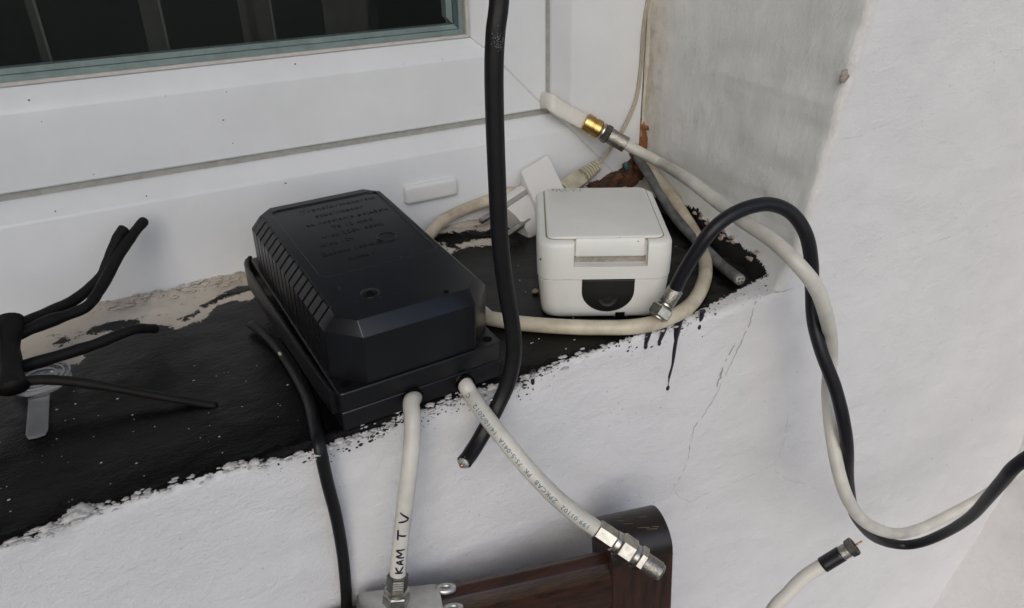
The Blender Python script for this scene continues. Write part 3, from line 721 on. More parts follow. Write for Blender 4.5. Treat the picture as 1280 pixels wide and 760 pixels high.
for (txt, u, v, sz) in (('Transformatorski', .026, .1165, .0052), ('stabilizator', .031, .1085, .0052), ('za napajanje pojačala', .0235, .100, .0046), ('TS 12 mod', .034, .092, .0044),
                        ('Ulaz 220V 50Hz', .026, .084, .0044), ('Izlaz 12V', .022, .076, .0044), ('Zaštita 100mA', .020, .066, .0044), ('Klasa II', .029, .057, .0044)):
    V, Fc = text_mesh(txt, sz, 1.12, extrude=.00009); base = Vector((u, v, ZT - .0007 + .0001)); g = G()
    n = len(V); g.add([base + Vector((p.x, p.y, p.z)) for p in V], Fc)
    mesh('lettering', *pl(g), M['emboss'], ps, local=True, smooth=False)
g = G().loft([[Vector((u, -.0006, z)) for u, z in rrect(.030, .0005, .0425, .0085, .002, 4)], [Vector((u, .0002, z)) for u, z in rrect(.030, .0005, .0425, .0085, .002, 4)]])
g = G()
for i in range(46):
    q = random.uniform(.0002, .0003) * random.choice((.5, .7, 1)); u, v = random.uniform(.010, TW - .01), random.uniform(.012, TL - .012)
    blob(g, (u, v, ZT if not (pu0 < u < pu1 and pv0 < v < pv1) else ZT - .0007), q * random.uniform(1, 2), q, q * .6, 1, .5, i)
o = mesh('dust_speck', *pl(g), M['scuff'], cover, local=True); o['kind'] = 'stuff'
# side strap along the left foot of the box with its open end loop
path = [Vector(p) for p in ((.0008, TL + .0025, .0170), (-.0030, TL - .004, .0165), (-.0035, TL - .03, .0165), (-.003, .07, .017), (-.002, .03, .016), (-.0008, .006, .0152))]
pp = catmull(path, 8); g = G(); T, N = frames(pp); rings = []
for p in pp: rings.append([p + Vector((du, 0, dz)) for du, dz in ((-.0012, -.0085), (.0012, -.0085), (.0012, .0028), (.0004, .0036), (-.0006, .0036), (-.0012, .0026))])
g.loft(rings); autosmooth(mesh('mounting_strip', *pl(g), M['black'], ps, local=True))

# ------------------------------------------------------------------ white socket box
WA, WW, WL, WZM, WZT = -0.5179, .0705, .0845, .0238, .0449
wb = thing('junction_box', 'white plastic junction box with hinged lid and black rubber grommet on the sill', 'junction box', (0.1842 - .0048 * math.cos(WA) + .0026 * math.sin(WA), 0.3079 - .0048 * math.sin(WA) - .0026 * math.cos(WA), 0.0006), rot=(0, 0, WA))
NU0, NU1 = .27 * WW, .81 * WW
def wring(ins, z, notch=0.0, r=.0085):
    pts = rrect(ins, ins, WW - ins, WL - ins, r, 6); out = []
    k = 0
    # the front edge runs from the last left corner point to the first right corner point: insert the notch
    for i, (u, v) in enumerate(pts):
        out.append(Vector((u, v, z)))
        if i == 20: out += [Vector((NU0, v, z)), Vector((NU0, v + notch, z)), Vector((NU1, v + notch, z)), Vector((NU1, v, z))]
    return out
g = G().loft([wring(.0045, 0, r=.009), wring(.0028, .0012), wring(.0022, .004), wring(.0007, WZM - .0006), wring(.0012, WZM - .0003)])
autosmooth(mesh('lower_shell', *pl(g), M['box'], wb, local=True), 50)
NZ = WZT - .0135
g = G().loft([wring(.0012, WZM - .0002), wring(.0004, WZM + .0003), wring(.0001, NZ), wring(.0001, NZ + .0001, .0052), wring(.0003, WZT - .0028, .0052), wring(.0009, WZT - .0012, .0050), wring(.0020, WZT - .0004, .0045), wring(.0036, WZT, .0034)])
autosmooth(mesh('upper_shell', *pl(g), M['box'], wb, local=True), 50)
g = G(); LO = [rrect(.0055 + i, .0052 + i, WW - .0050 - i, WL - .0042 - i, .0045, 5) for i in (0, 0, .0002, .0009)]
g.loft([[Vector((u, v, WZT + h)) for u, v in L] for L, h in zip(LO, (-.001, .0006, .0010, .0013))], False, True)
lid = autosmooth(mesh('lid', *pl(g), M['box'], wb, local=True), 50)
g = G().loft([[Vector((u, v, WZT + h)) for u, v in rrect(.0048, .0046, WW - .0044, WL - .0036, .005, 5)] for h in (-.0006, .0002)]); mesh('lid_gap', *pl(g), mat('grimy_gap', (0.30, 0.26, 0.19), .8), lid, local=True, smooth=False)
g = G(); prof = [(.0056, .0008), (.0044, .0006), (.0034, -.001), (.0031, -.0085), (.0036, -.0094), (.0062, -.0094), (.0066, -.0004)]
g.loft([[Vector((NU0 + .0012, v, WZT + z)) for v, z in prof], [Vector((NU1 - .0014, v, WZT + z)) for v, z in prof]]); bevel(mesh('lid_tongue', *pl(g), M['box'], wb, local=True, smooth=False), .0004)
g = G().box(NU0 + .0004, .0050, NZ + .0004, NU1 - .0004, .0053, WZT - .0095); mesh('latch_recess', *pl(g), mat('latch_brown', (0.36, 0.33, 0.27), .8, var=.4, vscale=300), wb, local=True, smooth=False)  # thin brownish sheet at the back of the latch slot
gu0, gu1 = .335 * WW, .725 * WW; gc = (gu0 + gu1) / 2; gr = (gu1 - gu0) / 2; zt_ = WZM - .0002
def dshape(r, top, ins): return [(gc - r, top - ins)] + [(gc + r * math.cos(a), zt_ - .0068 - ins * 0 + r * .92 * math.sin(a)) for a in (math.pi + math.pi * k / 20 for k in range(21))] + [(gc + r, top - ins)]
def fv(z): return .0022 + (.0007 - .0022) * (z - .004) / (WZM - .0046)
g = G(); ra = dshape(gr, zt_, 0); rb_ = dshape(gr - .0006, zt_, .0004)
g.loft([[Vector((u, fv(z) + .001, z)) for u, z in ra], [Vector((u, fv(z) - .0004, z)) for u, z in ra], [Vector((u, fv(z) - .0008, z)) for u, z in rb_]]); autosmooth(mesh('grommet', *pl(g), M['grommet'], wb, local=True), 40)
g = G(); c0 = Vector((gc, fv(.012) - .0007, .0125))
lathe(g, c0, Vector((0, -1, 0)), [(0, .0052), (.0003, .0050), (.0003, .0046), (.0001, .0042), (.0001, .0020), (.0002, .0018), (.00015, .0003)], 24); mesh('grommet_centre', *pl(g), M['grommet'], wb, local=True)
g = G().box(.595 * WW, .0017, .0005, .665 * WW, .004, .0034); mesh('cable_notch', *pl(g), M['void'], wb, local=True, smooth=False)
g = G()
for i in range(26): blob(g, (.010 + .018 * i / 26 + random.uniform(-.0006, .0006), WL - .0085 + .0018 * math.sin(i * 1.3), WZT + .00135), random.uniform(.0002, .0007), .0003, .00008, 1, .6, i)
o = mesh('scuff_mark', *pl(g), M['scuff'], lid, local=True); o['kind'] = 'stuff'
g = G()
for (u, v, z, s) in ((.002, .0005, .036, .0006), (.0005, .01, .034, .0005), (.0645, .004, .036, .0006), (.052, .0035, WZT - .001, .0004), (.043, .0052, WZT + .0006, .0004), (.0636, .0035, .031, .0004)): blob(g, (u, v, z), s, s * .7, s, 1, .5, z * 999)
o = mesh('dirt_speck', *pl(g), M['scuff'], wb, local=True); o['kind'] = 'stuff'

# ------------------------------------------------------------------ connectors
def hexnut(g, p, ax, l, r, ch=.0004):
    return lathe(g, p, ax, [(0, r * .9), (ch, r), (l - ch, r), (l, r * .9)], 6)
def f_connector(parent, p, ax, scale=1.0, pin=False, mats=('nickel', 'knurl')):
    """crimp sleeve first (at p), then collar, hex nut; ax points away from the cable"""
    s = scale; g = G(); lathe(g, p, ax, [(-.0005 * s, .0041 * s), (0, .0043 * s), (.0085 * s, .0043 * s), (.0088 * s, .0039 * s)], 24); mesh('crimp_sleeve', g.v, g.f, M[mats[1]], parent); autosmooth(bpy.data.objects[-1] if False else parent.children[-1])
    g = G(); lathe(g, p + ax * .0086 * s, ax, [(0, .0036 * s), (.0006 * s, .0046 * s), (.0016 * s, .0046 * s), (.0022 * s, .0038 * s)], 24); autosmooth(mesh('collar', g.v, g.f, M['nickel'], parent))
    g = G(); hexnut(g, p + ax * .0108 * s, ax, .0062 * s, .0063 * s, .0008 * s); nut = autosmooth(mesh('hex_nut', g.v, g.f, M[mats[0]], parent), 25)
    g = G(); lathe(g, p + ax * .0170 * s, ax, [(-.001, .0050 * s), (.0006 * s, .0049 * s), (.0006 * s, .0040 * s), (-.003, .0040 * s)], 24); autosmooth(mesh('nut_rim', g.v, g.f, M['nickel'], parent))
    return nut

def cable(name, label, W, r, m, group=None, per=10, section=None, wob=0.02, cat='cable', sides=16):
    path = waypoints(W, per); mid = path[len(path) // 2]
    root = thing(name, label, cat, tuple(mid), group)
    g = tube(path, r, sides, section, wob=wob); mesh('jacket', g.v, g.f, m, root)
    return root, path

# ---- black twin cable hanging in front of the power supply
twin = lambda a: 0.86 + 0.16 * abs(math.cos(a)) - 0.06 * math.exp(-(math.sin(a) ** 2 - 1) ** 2 * 30)
P0 = on_y(622, 0, .255)
xa_ = on_y(624, 0, .255); hang = [Vector((xa_.x + dx, .255 + dy, z)) for dx, dy, z in ((.010, .008, CEIL), (.010, .007, 1.1), (.009, .006, .8), (.008, .0045, .58), (.0065, .003, .43), (.005, .0015, .33), (.0038, .0006, .26), (.0026, .0002, .215), (.0012, 0, .188))]
W = [at(*q) for q in ((624, 0, 'y', .255), (619.5, 40, 'y', .255), (617.5, 85, 'y', .2552), (618.5, 150, 'y', .2555), (621.5, 230, 'y', .2555), (625, 300, 'y', .2555), (632, 360, 'y', .2555), (640, 405, 'y', .255), (642.5, 440, 'y', .2545), (636, 475, 'y', .2545), (623, 505, 'y', .2545), (603, 543, 'y', .252), (589, 566, 'y', .2485), (580, 578, 'y', .2455))]
path = catmull(hang + W, 10)
cb = thing('power_cable', 'thick black twin cable hanging in front of the power supply box, end cut off', 'cable', tuple(path[-1]))
def oval_tube(path, ra, rb, flat_dir, sides=22, groove=True):
    g = G(); T, _ = frames(path); rings = []
    for p, t in zip(path, T):
        n = (flat_dir - t * flat_dir.dot(t)).normalized(); b = t.cross(n)
        ring = []
        for k in range(sides):
            a = 2 * math.pi * k / sides; gr_ = 1 - (.10 * math.exp(-((math.cos(a) / .28) ** 2)) if groove else 0)
            ring.append(p + n * math.cos(a) * ra + b * math.sin(a) * rb * gr_)
        rings.append(ring)
    return g.loft(rings)
side = Vector((.88, -.48, 0)).normalized()
g = oval_tube(path, .0036, .0031, side); mesh('jacket', g.v, g.f, M['rubber'], cb)
e = path[-1]; t = (path[-1] - path[-2]).normalized()
g = G(); lathe(g, e - t * .001, t, [(0, .0029), (.0022, .0026), (.0026, .0012)], 18); mesh('cut_end', g.v, g.f, M['braid'], cb)
g = G(); lathe(g, e, t, [(0, .0010), (.0026, .0010), (.0028, .0003)], 10); mesh('copper_core', g.v, g.f, M['copper'], cb)
g = G(); V = []
for i in range(60):
    q = random.gauss(0, 1); k = on_y(623 + random.gauss(0, 3), 52 + random.gauss(0, 7), .2512); blob(g, k, random.uniform(.0001, .00035), .0001, random.uniform(.0001, .0004), 1, .4, i)
o = mesh('paint_smudge', g.v, g.f, mat('pale_smudge', (.12, .12, .12), .8), cb); o['kind'] = 'stuff'

# ---- thin black cable on the left, over the sill's edge
path = waypoints([(314, 405, 'z', .004), (332, 418, 'z', .0035), (352, 440, 'z', .003), (370, 468, 'z', .003), (386, 500, 'z', .0035), (394, 532, 'z', .0045), (400, 560, 'y', .2595), (409, 602, 'y', .2585), (420, 645, 'y', .260), (428, 690, 'y', .2625), (432, 730, 'y', .2625), (433, 760, 'y', .2625), (432, 860, 'y', .2625), (430, 1100, 'y', .262)], 10)
tb = thing('thin_cable', 'thin glossy black cable running over the sill edge left of the power supply box', 'cable', tuple(path[60]))
g = oval_tube(path, .0028, .0020, Vector((1, .2, 0)), 18); mesh('jacket', g.v, g.f, M['rubber'], tb)
g = G(); p = on_z(350, 442, .0062); blob(g, p, .0009, .0016, .0008, 2, .4, 5); mesh('exposed_wire', g.v, g.f, M['tan'], tb)

# ---- white cable marked KAM TV
r = .0037
path = waypoints([(525, 480, 'y', .285), (517, 497, 'y', .2665), (514, 505, 'y', .2615), (515.5, 525, 'y', .2555), (515, 550, 'y', .252), (512, 585, 'y', .249), (507, 625, 'y', .2465), (502, 665, 'y', .245), (498.5, 700, 'y', .244), (497, 722, 'y', .243)], 10)
kt = thing('coaxial_cable', 'short white coaxial cable handwritten KAM TV, from black box down into metal splitter', 'cable', tuple(path[40]))
g = tube(path, r, 20, wob=.01); mesh('jacket', g.v, g.f, M['white_cable'], kt)
g = G(); lathe(g, at(517.5, 497.5, 'y', .2655), Vector((0.1, -1, 0)), [(-.002, .0046), (.0003, .0046), (.0004, .0042)], 20); mesh('cable_hole', g.v, g.f, M['void'], kt)  # flat dark disc painted as the shaded hole round the cable
tot = Skin(path, r, 0, 1, 0).L[-1]
sk = Skin(path, r, tot - .0050, -1, -.62)
h_ = .0036
K = [[(0, 0), (0, h_)], [(.0021, h_ * .95), (.0004, h_ * .5), (.0023, 0)]]
A_ = [[(.0031, 0), (.0040, h_ * .85), (.0049, .0001)], [(.0034, h_ * .35), (.0046, h_ * .38)]]
Mm = [[(.0058, 0), (.0061, h_ * .95), (.0072, h_ * .35), (.0084, h_ * 1.0), (.0089, .0)]]
Tt = [[(.0122, h_), (.0158, h_ * 1.08)], [(.0140, h_ * 1.05), (.0138, .0)]]
Vv = [[(.0183, h_ * 1.15), (.0198, .0), (.0218, h_ * 1.1)]]
g = strokes_mesh([[(x * 1.42, y) for x, y in st] for st in K + A_ + Mm + Tt + Vv], .0009, sk); mesh('handwriting', g.v, g.f, M['marker'], kt)
ax = (path[-1] - path[-4]).normalized(); p = path[-1] - ax * .002
g = G(); segs = [(0, .0043), (.0006, .0050)]
for k in range(5): segs += [(.0010 + k * .0012, .0050), (.0015 + k * .0012, .0046)]
lathe(g, p, ax, segs + [(.0078, .0050), (.0082, .0046)], 6); autosmooth(mesh('crimp_sleeve', g.v, g.f, M['darkmetal'], kt), 20)
g = G(); lathe(g, p + ax * .0078, ax, [(0, .0046), (.0006, .0056), (.0020, .0058), (.0024, .0050)], 22); autosmooth(mesh('collar', g.v, g.f, M['nickel'], kt))
g = G(); hexnut(g, p + ax * .0100, ax, .0060, .0062, .0008); autosmooth(mesh('hex_nut', g.v, g.f, M['nickel'], kt), 25)
nut_end = p + ax * .0160

# ---- metal splitter under it
sp = thing('signal_splitter', 'silver metal cable splitter box with mounting lugs hanging under the KAM TV cable', 'splitter', tuple(nut_end))
sx = (on_y(541, 724, .250) - on_y(458, 753, .250)); sx.y = -.010; sx.normalize()
sz = -ax; sz = (sz - sx * sz.dot(sx)).normalized(); sy = sz.cross(sx)
def SP(a, b, c): return nut_end + sx * a + sy * b + sz * c
xa, xb = -.0175, .0215
g = G().loft([[SP(u, v, c) for u, v in rrect(xa, -.0075, xb, .0165, .003, 4)] for c in (-.040, -.0045)] + [[SP(u, v, -.0038) for u, v in rrect(xa + .0008, -.0067, xb - .0008, .0157, .0025, 4)]]); autosmooth(mesh('housing', g.v, g.f, M['cast'], sp), 40)
g = G(); lathe(g, SP(0, 0, -.0045), sz, [(0, .0056), (.0032, .0056), (.0034, .0046), (.0046, .0046)], 22); autosmooth(mesh('port', g.v, g.f, M['cast'], sp))
for (a, b, rr) in ((xb - .001, .0125, .0044), (xb + .0005, -.0022, .0042)):
    g = G(); cc = SP(a + .004, b, -.0058); n_ = 20
    ring = lambda R, h: [cc + sx * (math.cos(2 * math.pi * k / n_) * R * 1.15) + sy * (math.sin(2 * math.pi * k / n_) * R * .7) + sz * h for k in range(n_)]
    g.loft([ring(rr, 0), ring(rr, .0020), ring(rr * .5, .0022), ring(rr * .5, -.0002)], False, False); g.loft([ring(rr * .5, -.0002), ring(rr, 0)], False, False)
    o = mesh('mounting_lug', g.v, g.f, M['cast'], sp)
g = G().add([SP(xa + .012, -.0078, -.008), SP(xb - .002, -.0078, -.008), SP(xb - .002, -.0078, -.030), SP(xa + .012, -.0078, -.030), SP(xa + .012, -.0074, -.008), SP(xb - .002, -.0074, -.008), SP(xb - .002, -.0074, -.030), SP(xa + .012, -.0074, -.030)], [(0, 1, 2, 3), (4, 5, 6, 7), (0, 1, 5, 4), (1, 2, 6, 5), (2, 3, 7, 6), (3, 0, 4, 7)]); mesh('sticker', g.v, g.f, M['label'], sp, smooth=False)

# ---- white cable with blue print, from the box towards the chair
r = .0037
path = waypoints([(572, 462, 'y', .287), (581, 480, 'y', .266), (588, 492, 'd', .348), (600, 510, 'd', .344), (625, 543, 'd', .342), (655, 580, 'd', .341), (690, 617, 'd', .342), (720, 643, 'd', .344), (750, 664, 'd', .347)], 10)
pc = thing('coaxial_cable', 'white coaxial cable with blue printed lettering ending in metal coupler at the chair', 'cable', tuple(path[40]))
g = tube(path, r, 20, wob=.01); mesh('jacket', g.v, g.f, M['white_cable'], pc)
g = G(); lathe(g, at(583, 481, 'y', .2655), Vector((0.1, -1, 0)), [(-.002, .0046), (.0003, .0046), (.0004, .0042)], 20); mesh('cable_hole', g.v, g.f, M['void'], pc)  # dark disc again stands for the shade inside the hole
sk0 = Skin(path, r, 0, 1, 0); tot = sk0.L[-1]
def refine(V, Fc, lim):
    bm = bmesh.new(); vs = [bm.verts.new(v) for v in V]
    for f in Fc:
        try: bm.faces.new([vs[i] for i in f])
        except ValueError: pass
    bmesh.ops.triangulate(bm, faces=bm.faces)
    for _ in range(4):
        es = [e for e in bm.edges if e.calc_length() > lim]
        if not es: break
        bmesh.ops.subdivide_edges(bm, edges=es, cuts=1); bmesh.ops.triangulate(bm, faces=bm.faces)
    bm.verts.index_update(); V = [v.co.copy() for v in bm.verts]; Fc = [tuple(v.index for v in f.verts) for f in bm.faces]; bm.free(); return V, Fc
def print_on(root, path, r, txt, size, s0, sign, phi, m, spacing=1.15):
    sk = Skin(path, r, s0, sign, phi); V, Fc = text_mesh(txt, size, spacing); V, Fc = refine(V, Fc, .0009); g = G().add([sk(p.x, p.y) for p in V], Fc); mesh('lettering', g.v, g.f, m, root)
    return max(p.x for p in V)
s0 = tot - .0055
for txt, gap in (('199 01102', .0028), ('ZPKCAB', .0028), ('PK', .0020), ('75-5-041A', .0024), ('14/10/2012', .0036), ('CZ', 0)):
    wd = print_on(pc, path, r, txt, .0031, s0, -1, .10, M['ink'], 1.12); s0 -= wd + gap
ax = (path[-1] - path[-5]).normalized(); p = path[-1] - ax * .002
g = G(); lathe(g, p, ax, [(0, .0042), (.0004, .0047), (.0088, .0047), (.0092, .0042)], 6); autosmooth(mesh('crimp_sleeve', g.v, g.f, M['nickel'], pc), 20)
g = G(); lathe(g, p + ax * .0090, ax, [(0, .0042), (.0004, .0048), (.0018, .0050), (.0024, .0050), (.0028, .0044)], 24); autosmooth(mesh('collar', g.v, g.f, M['nickel'], pc))
g = G(); hexnut(g, p + ax * .0116, ax, .0074, .0060, .0008); autosmooth(mesh('hex_nut', g.v, g.f, M['nickel'], pc), 25)
g = G(); lathe(g, p + ax * .0189, ax, [(0, .0044), (.0004, .0048), (.0022, .0048), (.0026, .0042)], 24); autosmooth(mesh('collar', g.v, g.f, M['nickel'], pc))
g = G(); hexnut(g, p + ax * .0213, ax, .0034, .0058, .0005); autosmooth(mesh('hex_nut', g.v, g.f, M['nickel'], pc), 25)
g = G(); segs = []
for k in range(15): segs += [(.0245 + k * .0006, .0043), (.0248 + k * .0006, .0038)]
lathe(g, p + ax * 0, ax, segs + [(.0342, .0036), (.0340, .0028), (.031, .0028)], 24); mesh('threaded_end', g.v, g.f, M['knurl'], pc)

# ---- cream cable looping round the white box
r = .0040
path = waypoints([(799, 196, 'x', .347), (817, 217, 'x', .3445), (838, 243, 'x', .339), (862, 280, 'z', .0056), (878, 310, 'z', .0044), (882, 338, 'z', .0044), (876, 362, 'z', .0044), (860, 384, 'z', .0044), (830, 400, 'z', .0046), (795, 408, 'z', .0048), (750, 409.5, 'z', .0044), (700, 408, 'z', .0044), (650, 404, 'z', .0044), (612, 398, 'z', .0044)], 10)
end = path[-1]
rest = [Vector((.152, .350, .0044)), Vector((.140, .376, .0044)), Vector((.133, .395, .0044)), Vector((.137, .411, .0044))] + [at(*q) for q in ((536, 294, 'y', .434), (548, 280, 'y', .441), (565, 269, 'y', .4445), (590, 258, 'y', .4448), (618, 248, 'y', .4448), (640, 241, 'y', .4448))]
rest += [Vector((.262, .447, .009)), Vector((.30, .449, .006))]
path = path[:-1] + catmull([path[-2], end] + rest, 10)[10:]
cc_ = thing('cream_cable', 'yellowed cream cable looped round the white junction box and passing behind the power supply', 'cable', tuple(end))
g = tube(path, r, 18, wob=.03); mesh('jacket', g.v, g.f, M['cream_cable'], cc_)
i = min(range(len(path)), key=lambda k: (path[k] - at(565, 269, 'y', .4445)).length); skl = Skin(path, r, 0, 1, 0); print_on(cc_, path, r, '40/1000  12/2007', .0030, skl.L[i] - .004, 1, -.05, M['greyprint'])

# ---- grey cable stub lying on the sill
path = waypoints([(797, 196, 'x', .343), (808, 214, 'x', .339), (826, 244, 'x', .335), (848, 276, 'z', .0055), (878, 308, 'z', .0045), (900, 330, 'z', .0045), (925, 350, 'z', .0045)], 8)
gs = thing('grey_cable', 'grey paint-spattered cable stub lying in the corner of the sill, its end cut', 'cable', tuple(path[20]))
g = tube(path, .0034, 16, wob=.06); mesh('jacket', g.v, g.f, M['greycable'], gs)
t = (path[-1] - path[-2]).normalized(); g = G(); lathe(g, path[-1] - t * .001, t, [(0, .0029), (.0014, .0028), (.0015, .001)], 16); mesh('cut_end', g.v, g.f, M['braid'], gs)
g = G()
for k in range(4): a = k * 1.57; n_ = t.orthogonal().normalized(); b_ = t.cross(n_); lathe(g, path[-1] + (n_ * math.cos(a) + b_ * math.sin(a)) * .0015, t, [(0, .0006), (.0009, .0006), (.001, .0003)], 8)
mesh('wire_core', g.v, g.f, M['darkmetal'], gs)

# ---- white coax from the window with gold joint, over the sill and off to the right
fw = thing('coaxial_cable', 'long white coaxial cable with gold joint, slung from the window frame to the right', 'cable', tuple(at(757, 165, 'y', .43)))
p0, p1, p2 = at(668, 127, 'y', .4655), at(690, 127, 'y', .447), at(733, 155, 'y', .438)
path = catmull([at(662, 131, 'y', .480), at(674, 126, 'y', .4635), at(687, 127, 'y', .4490), at(702, 137, 'y', .4445), at(732, 153, 'y', .438)], 8)
g = oval_tube(path, .0056, .0016, Vector((.1, .25, 1)), 16, groove=False); mesh('flat_lead', g.v, g.f, M['ivory'], fw)
gp = at(731, 152, 'y', .438); ge = at(782, 181, 'y', .420); ax = (ge - gp).normalized(); tl = (ge - gp).length
g = G(); lathe(g, gp, ax, [(0, .0060), (.0003, .0065), (tl * .18, .0065), (tl * .19, .0061), (tl * .22, .0061), (tl * .23, .0065), (tl * .36, .0065), (tl * .38, .0055)], 24); autosmooth(mesh('gold_socket', g.v, g.f, M['gold'], fw))
g = G(); lathe(g, gp + ax * tl * .37, ax, [(0, .0050), (tl * .05, .0062), (tl * .08, .0062), (tl * .10, .0054)], 24); autosmooth(mesh('collar', g.v, g.f, M['nickel'], fw))
g = G(); hexnut(g, gp + ax * tl * .47, ax, tl * .13, .0068, .0007); autosmooth(mesh('hex_nut', g.v, g.f, M['darkmetal'], fw), 25)
g = G(); lathe(g, gp + ax * tl * .60, ax, [(0, .0054), (tl * .03, .0056), (tl * .40, .0056), (tl * .41, .0048)], 24); autosmooth(mesh('crimp_sleeve', g.v, g.f, M['knurl'], fw))
WH = [(776, 177.5, 'y', .4215), (800, 190, 'y', .414), (830, 206, 'y', .403), (860, 224, 'd', .470), (895, 251, 'd', .432), (930, 277, 'd', .402), (965, 300, 'd', .385), (995, 328, 'd', .378), (1020, 360, 'd', .388), (1034, 400, 'd', .420), (1039, 440, 'd', .456), (1035, 490, 'd', .468), (1040, 545, 'd', .470), (1051, 600, 'd', .474), (1066, 635, 'd', .50), (1088, 657, 'd', .54), (1119, 667, 'd', .59), (1150, 661, 'd', .62), (1190, 642, 'd', .64), (1230, 620, 'd', .645), (1275, 588, 'd', .64), (1340, 520, 'd', .66), (1420, 440, 'd', .65)]
path = waypoints(WH, 10); g = tube(path, .0037, 18, wob=.015); mesh('jacket', g.v, g.f, M['white_cable'], fw)

# ---- black coax arching over the sill
bk = thing('coaxial_cable', 'thick black coaxial cable arching up from its metal connector and crossing the white cable', 'cable', tuple(at(968, 258, 'd', .36)))
BK = [(843, 364, 'd', .398), (853, 343, 'd', .393), (868, 318, 'd', .388), (888, 290, 'd', .385), (912, 270, 'd', .388), (940, 258, 'd', .394), (966, 256, 'd', .400), (990, 267, 'd', .406), (1007, 292, 'd', .412), (1014, 325, 'd', .420), (1015, 360, 'd', .428), (1017, 400, 'd', .432), (1027, 440, 'd', .436), (1044, 485, 'd', .446), (1054, 525, 'd', .456), (1059, 560, 'd', .470), (1060, 600, 'd', .495), (1066, 637, 'd', .525), (1080, 660, 'd', .552), (1098, 674, 'd', .575), (1125, 681, 'd', .59), (1152, 678, 'd', .585), (1185, 664, 'd', .565), (1214, 645, 'd', .535), (1236, 621, 'd', .505), (1254, 600, 'd', .485), (1274, 579, 'd', .47), (1330, 545, 'd', .46), (1430, 480, 'd', .45)]
path = waypoints(BK, 10); n_ = len(path); g = tube(path, [.0036 * (1 - .14 * max(0.0, min(1.0, (i / n_ - .5) * 5)) + .14 * max(0.0, min(1.0, (i / n_ - .82) * 8))) for i in range(n_)], 18, wob=.02); mesh('jacket', g.v, g.f, M['coaxblack'], bk)
ax = (at(821, 397, 'd', .3965) - at(843, 364, 'd', .398)).normalized(); p = at(843, 364, 'd', .398)
f_connector(bk, p - ax * .001, ax, .98)

# ---- cream cable end with black tape, lower right
r = .0032
path = waypoints([(900, 1000, 'd', .46), (930, 850, 'd', .43), (962, 770, 'd', .41), (985, 742, 'd', .405), (1005, 722, 'd', .402), (1026, 708, 'd', .40), (1052, 692, 'd', .398)], 10)
tc_ = thing('coaxial_cable', 'cream cable end wrapped in black tape with bare connector pin, rising from below', 'cable', tuple(path[-1]))
g = tube(path, r, 18, wob=.01); mesh('jacket', g.v, g.f, M['ivory'], tc_)
k0 = len(path) - 11
g = tube(path[k0 + 1:], r * 1.12, 20); mesh('tape_wrap', g.v, g.f, M['tape'], tc_)
ax = (path[-1] - path[-4]).normalized(); p = path[-1]
g = G(); lathe(g, p - ax * .0005, ax, [(0, .0029), (.0003, .0033), (.0040, .0033), (.0044, .0028)], 20); autosmooth(mesh('crimp_sleeve', g.v, g.f, M['knurl'], tc_))
g = G(); lathe(g, p + ax * .0036, ax, [(0, .0033), (.0004, .0043), (.0032, .0045), (.0036, .0040), (.0036, .0033), (.002, .0031)], 8); autosmooth(mesh('hex_nut', g.v, g.f, M['darkmetal'], tc_), 25)
g = G(); lathe(g, p + ax * .004, ax, [(0, .0005), (.0068, .0005), (.007, .0002)], 8); mesh('centre_pin', g.v, g.f, M['copper'], tc_)

# ---- thin tan telephone wire with ribbed plug
tw = thing('telephone_wire', 'thin tan twin wire down the window edge into a ribbed yellowed plug', 'wire', tuple(at(735, 215, 'y', .435)))
Wt = [(825, -120, 'y', .449), (818, -40, 'y', .449), (810, 0, 'y', .449), (804, 40, 'y', .449), (801, 85, 'y', .449), (795, 125, 'y', .448), (780, 160, 'y', .446), (765, 183, 'y', .443), (752, 201, 'y', .440), (743, 210, 'y', .438)]
path = waypoints(Wt, 10)
sd_ = Vector((1, 0, 0))
for sgn in (-1, 1):
    T, N = frames(path); pp = [q + (t.cross(Vector((0, 1, 0))).normalized() * .00075 * sgn) for q, t in zip(path, T)]
    g = tube(pp, .00078, 10); mesh('wire_strand', g.v, g.f, M['tanwire'], tw)
a, b = at(745, 208, 'y', .4385), at(708, 236, 'y', .428); ax = (b - a).normalized(); L_ = (b - a).length
g = G(); segs = []
for k in range(6): segs += [(L_ * .085 * k, .0048 + .0003 * k), (L_ * (.085 * k + .045), .0048 + .0003 * k), (L_ * (.085 * k + .045), .0030), (L_ * .085 * (k + 1), .0030)]
lathe(g, a, ax, segs + [(L_ * .56, .0052)], 8); autosmooth(mesh('strain_relief', g.v, g.f, M['tan'], tw), 25)
n_ = Vector((0.3, -.5, .8)); n_ = (n_ - ax * n_.dot(ax)).normalized(); b_ = ax.cross(n_)
def PB(s, u, v): return a + ax * s + b_ * u + n_ * v
g = G().loft([[PB(L_ * .55, u, v) for u, v in rrect(-.0058, -.0042, .0058, .0042, .001, 2)], [PB(L_ * 1.1, u, v) for u, v in rrect(-.0064, -.0045, .0064, .0045, .001, 2)]]); autosmooth(mesh('plug_body', g.v, g.f, M['tan'], tw))

# ---- white two-pin plug lying behind the white box
pg = thing('mains_plug', 'white two-pin plug lying on its side between black twin cable and white junction box', 'plug', tuple(at(670, 250, 'z', .02)))
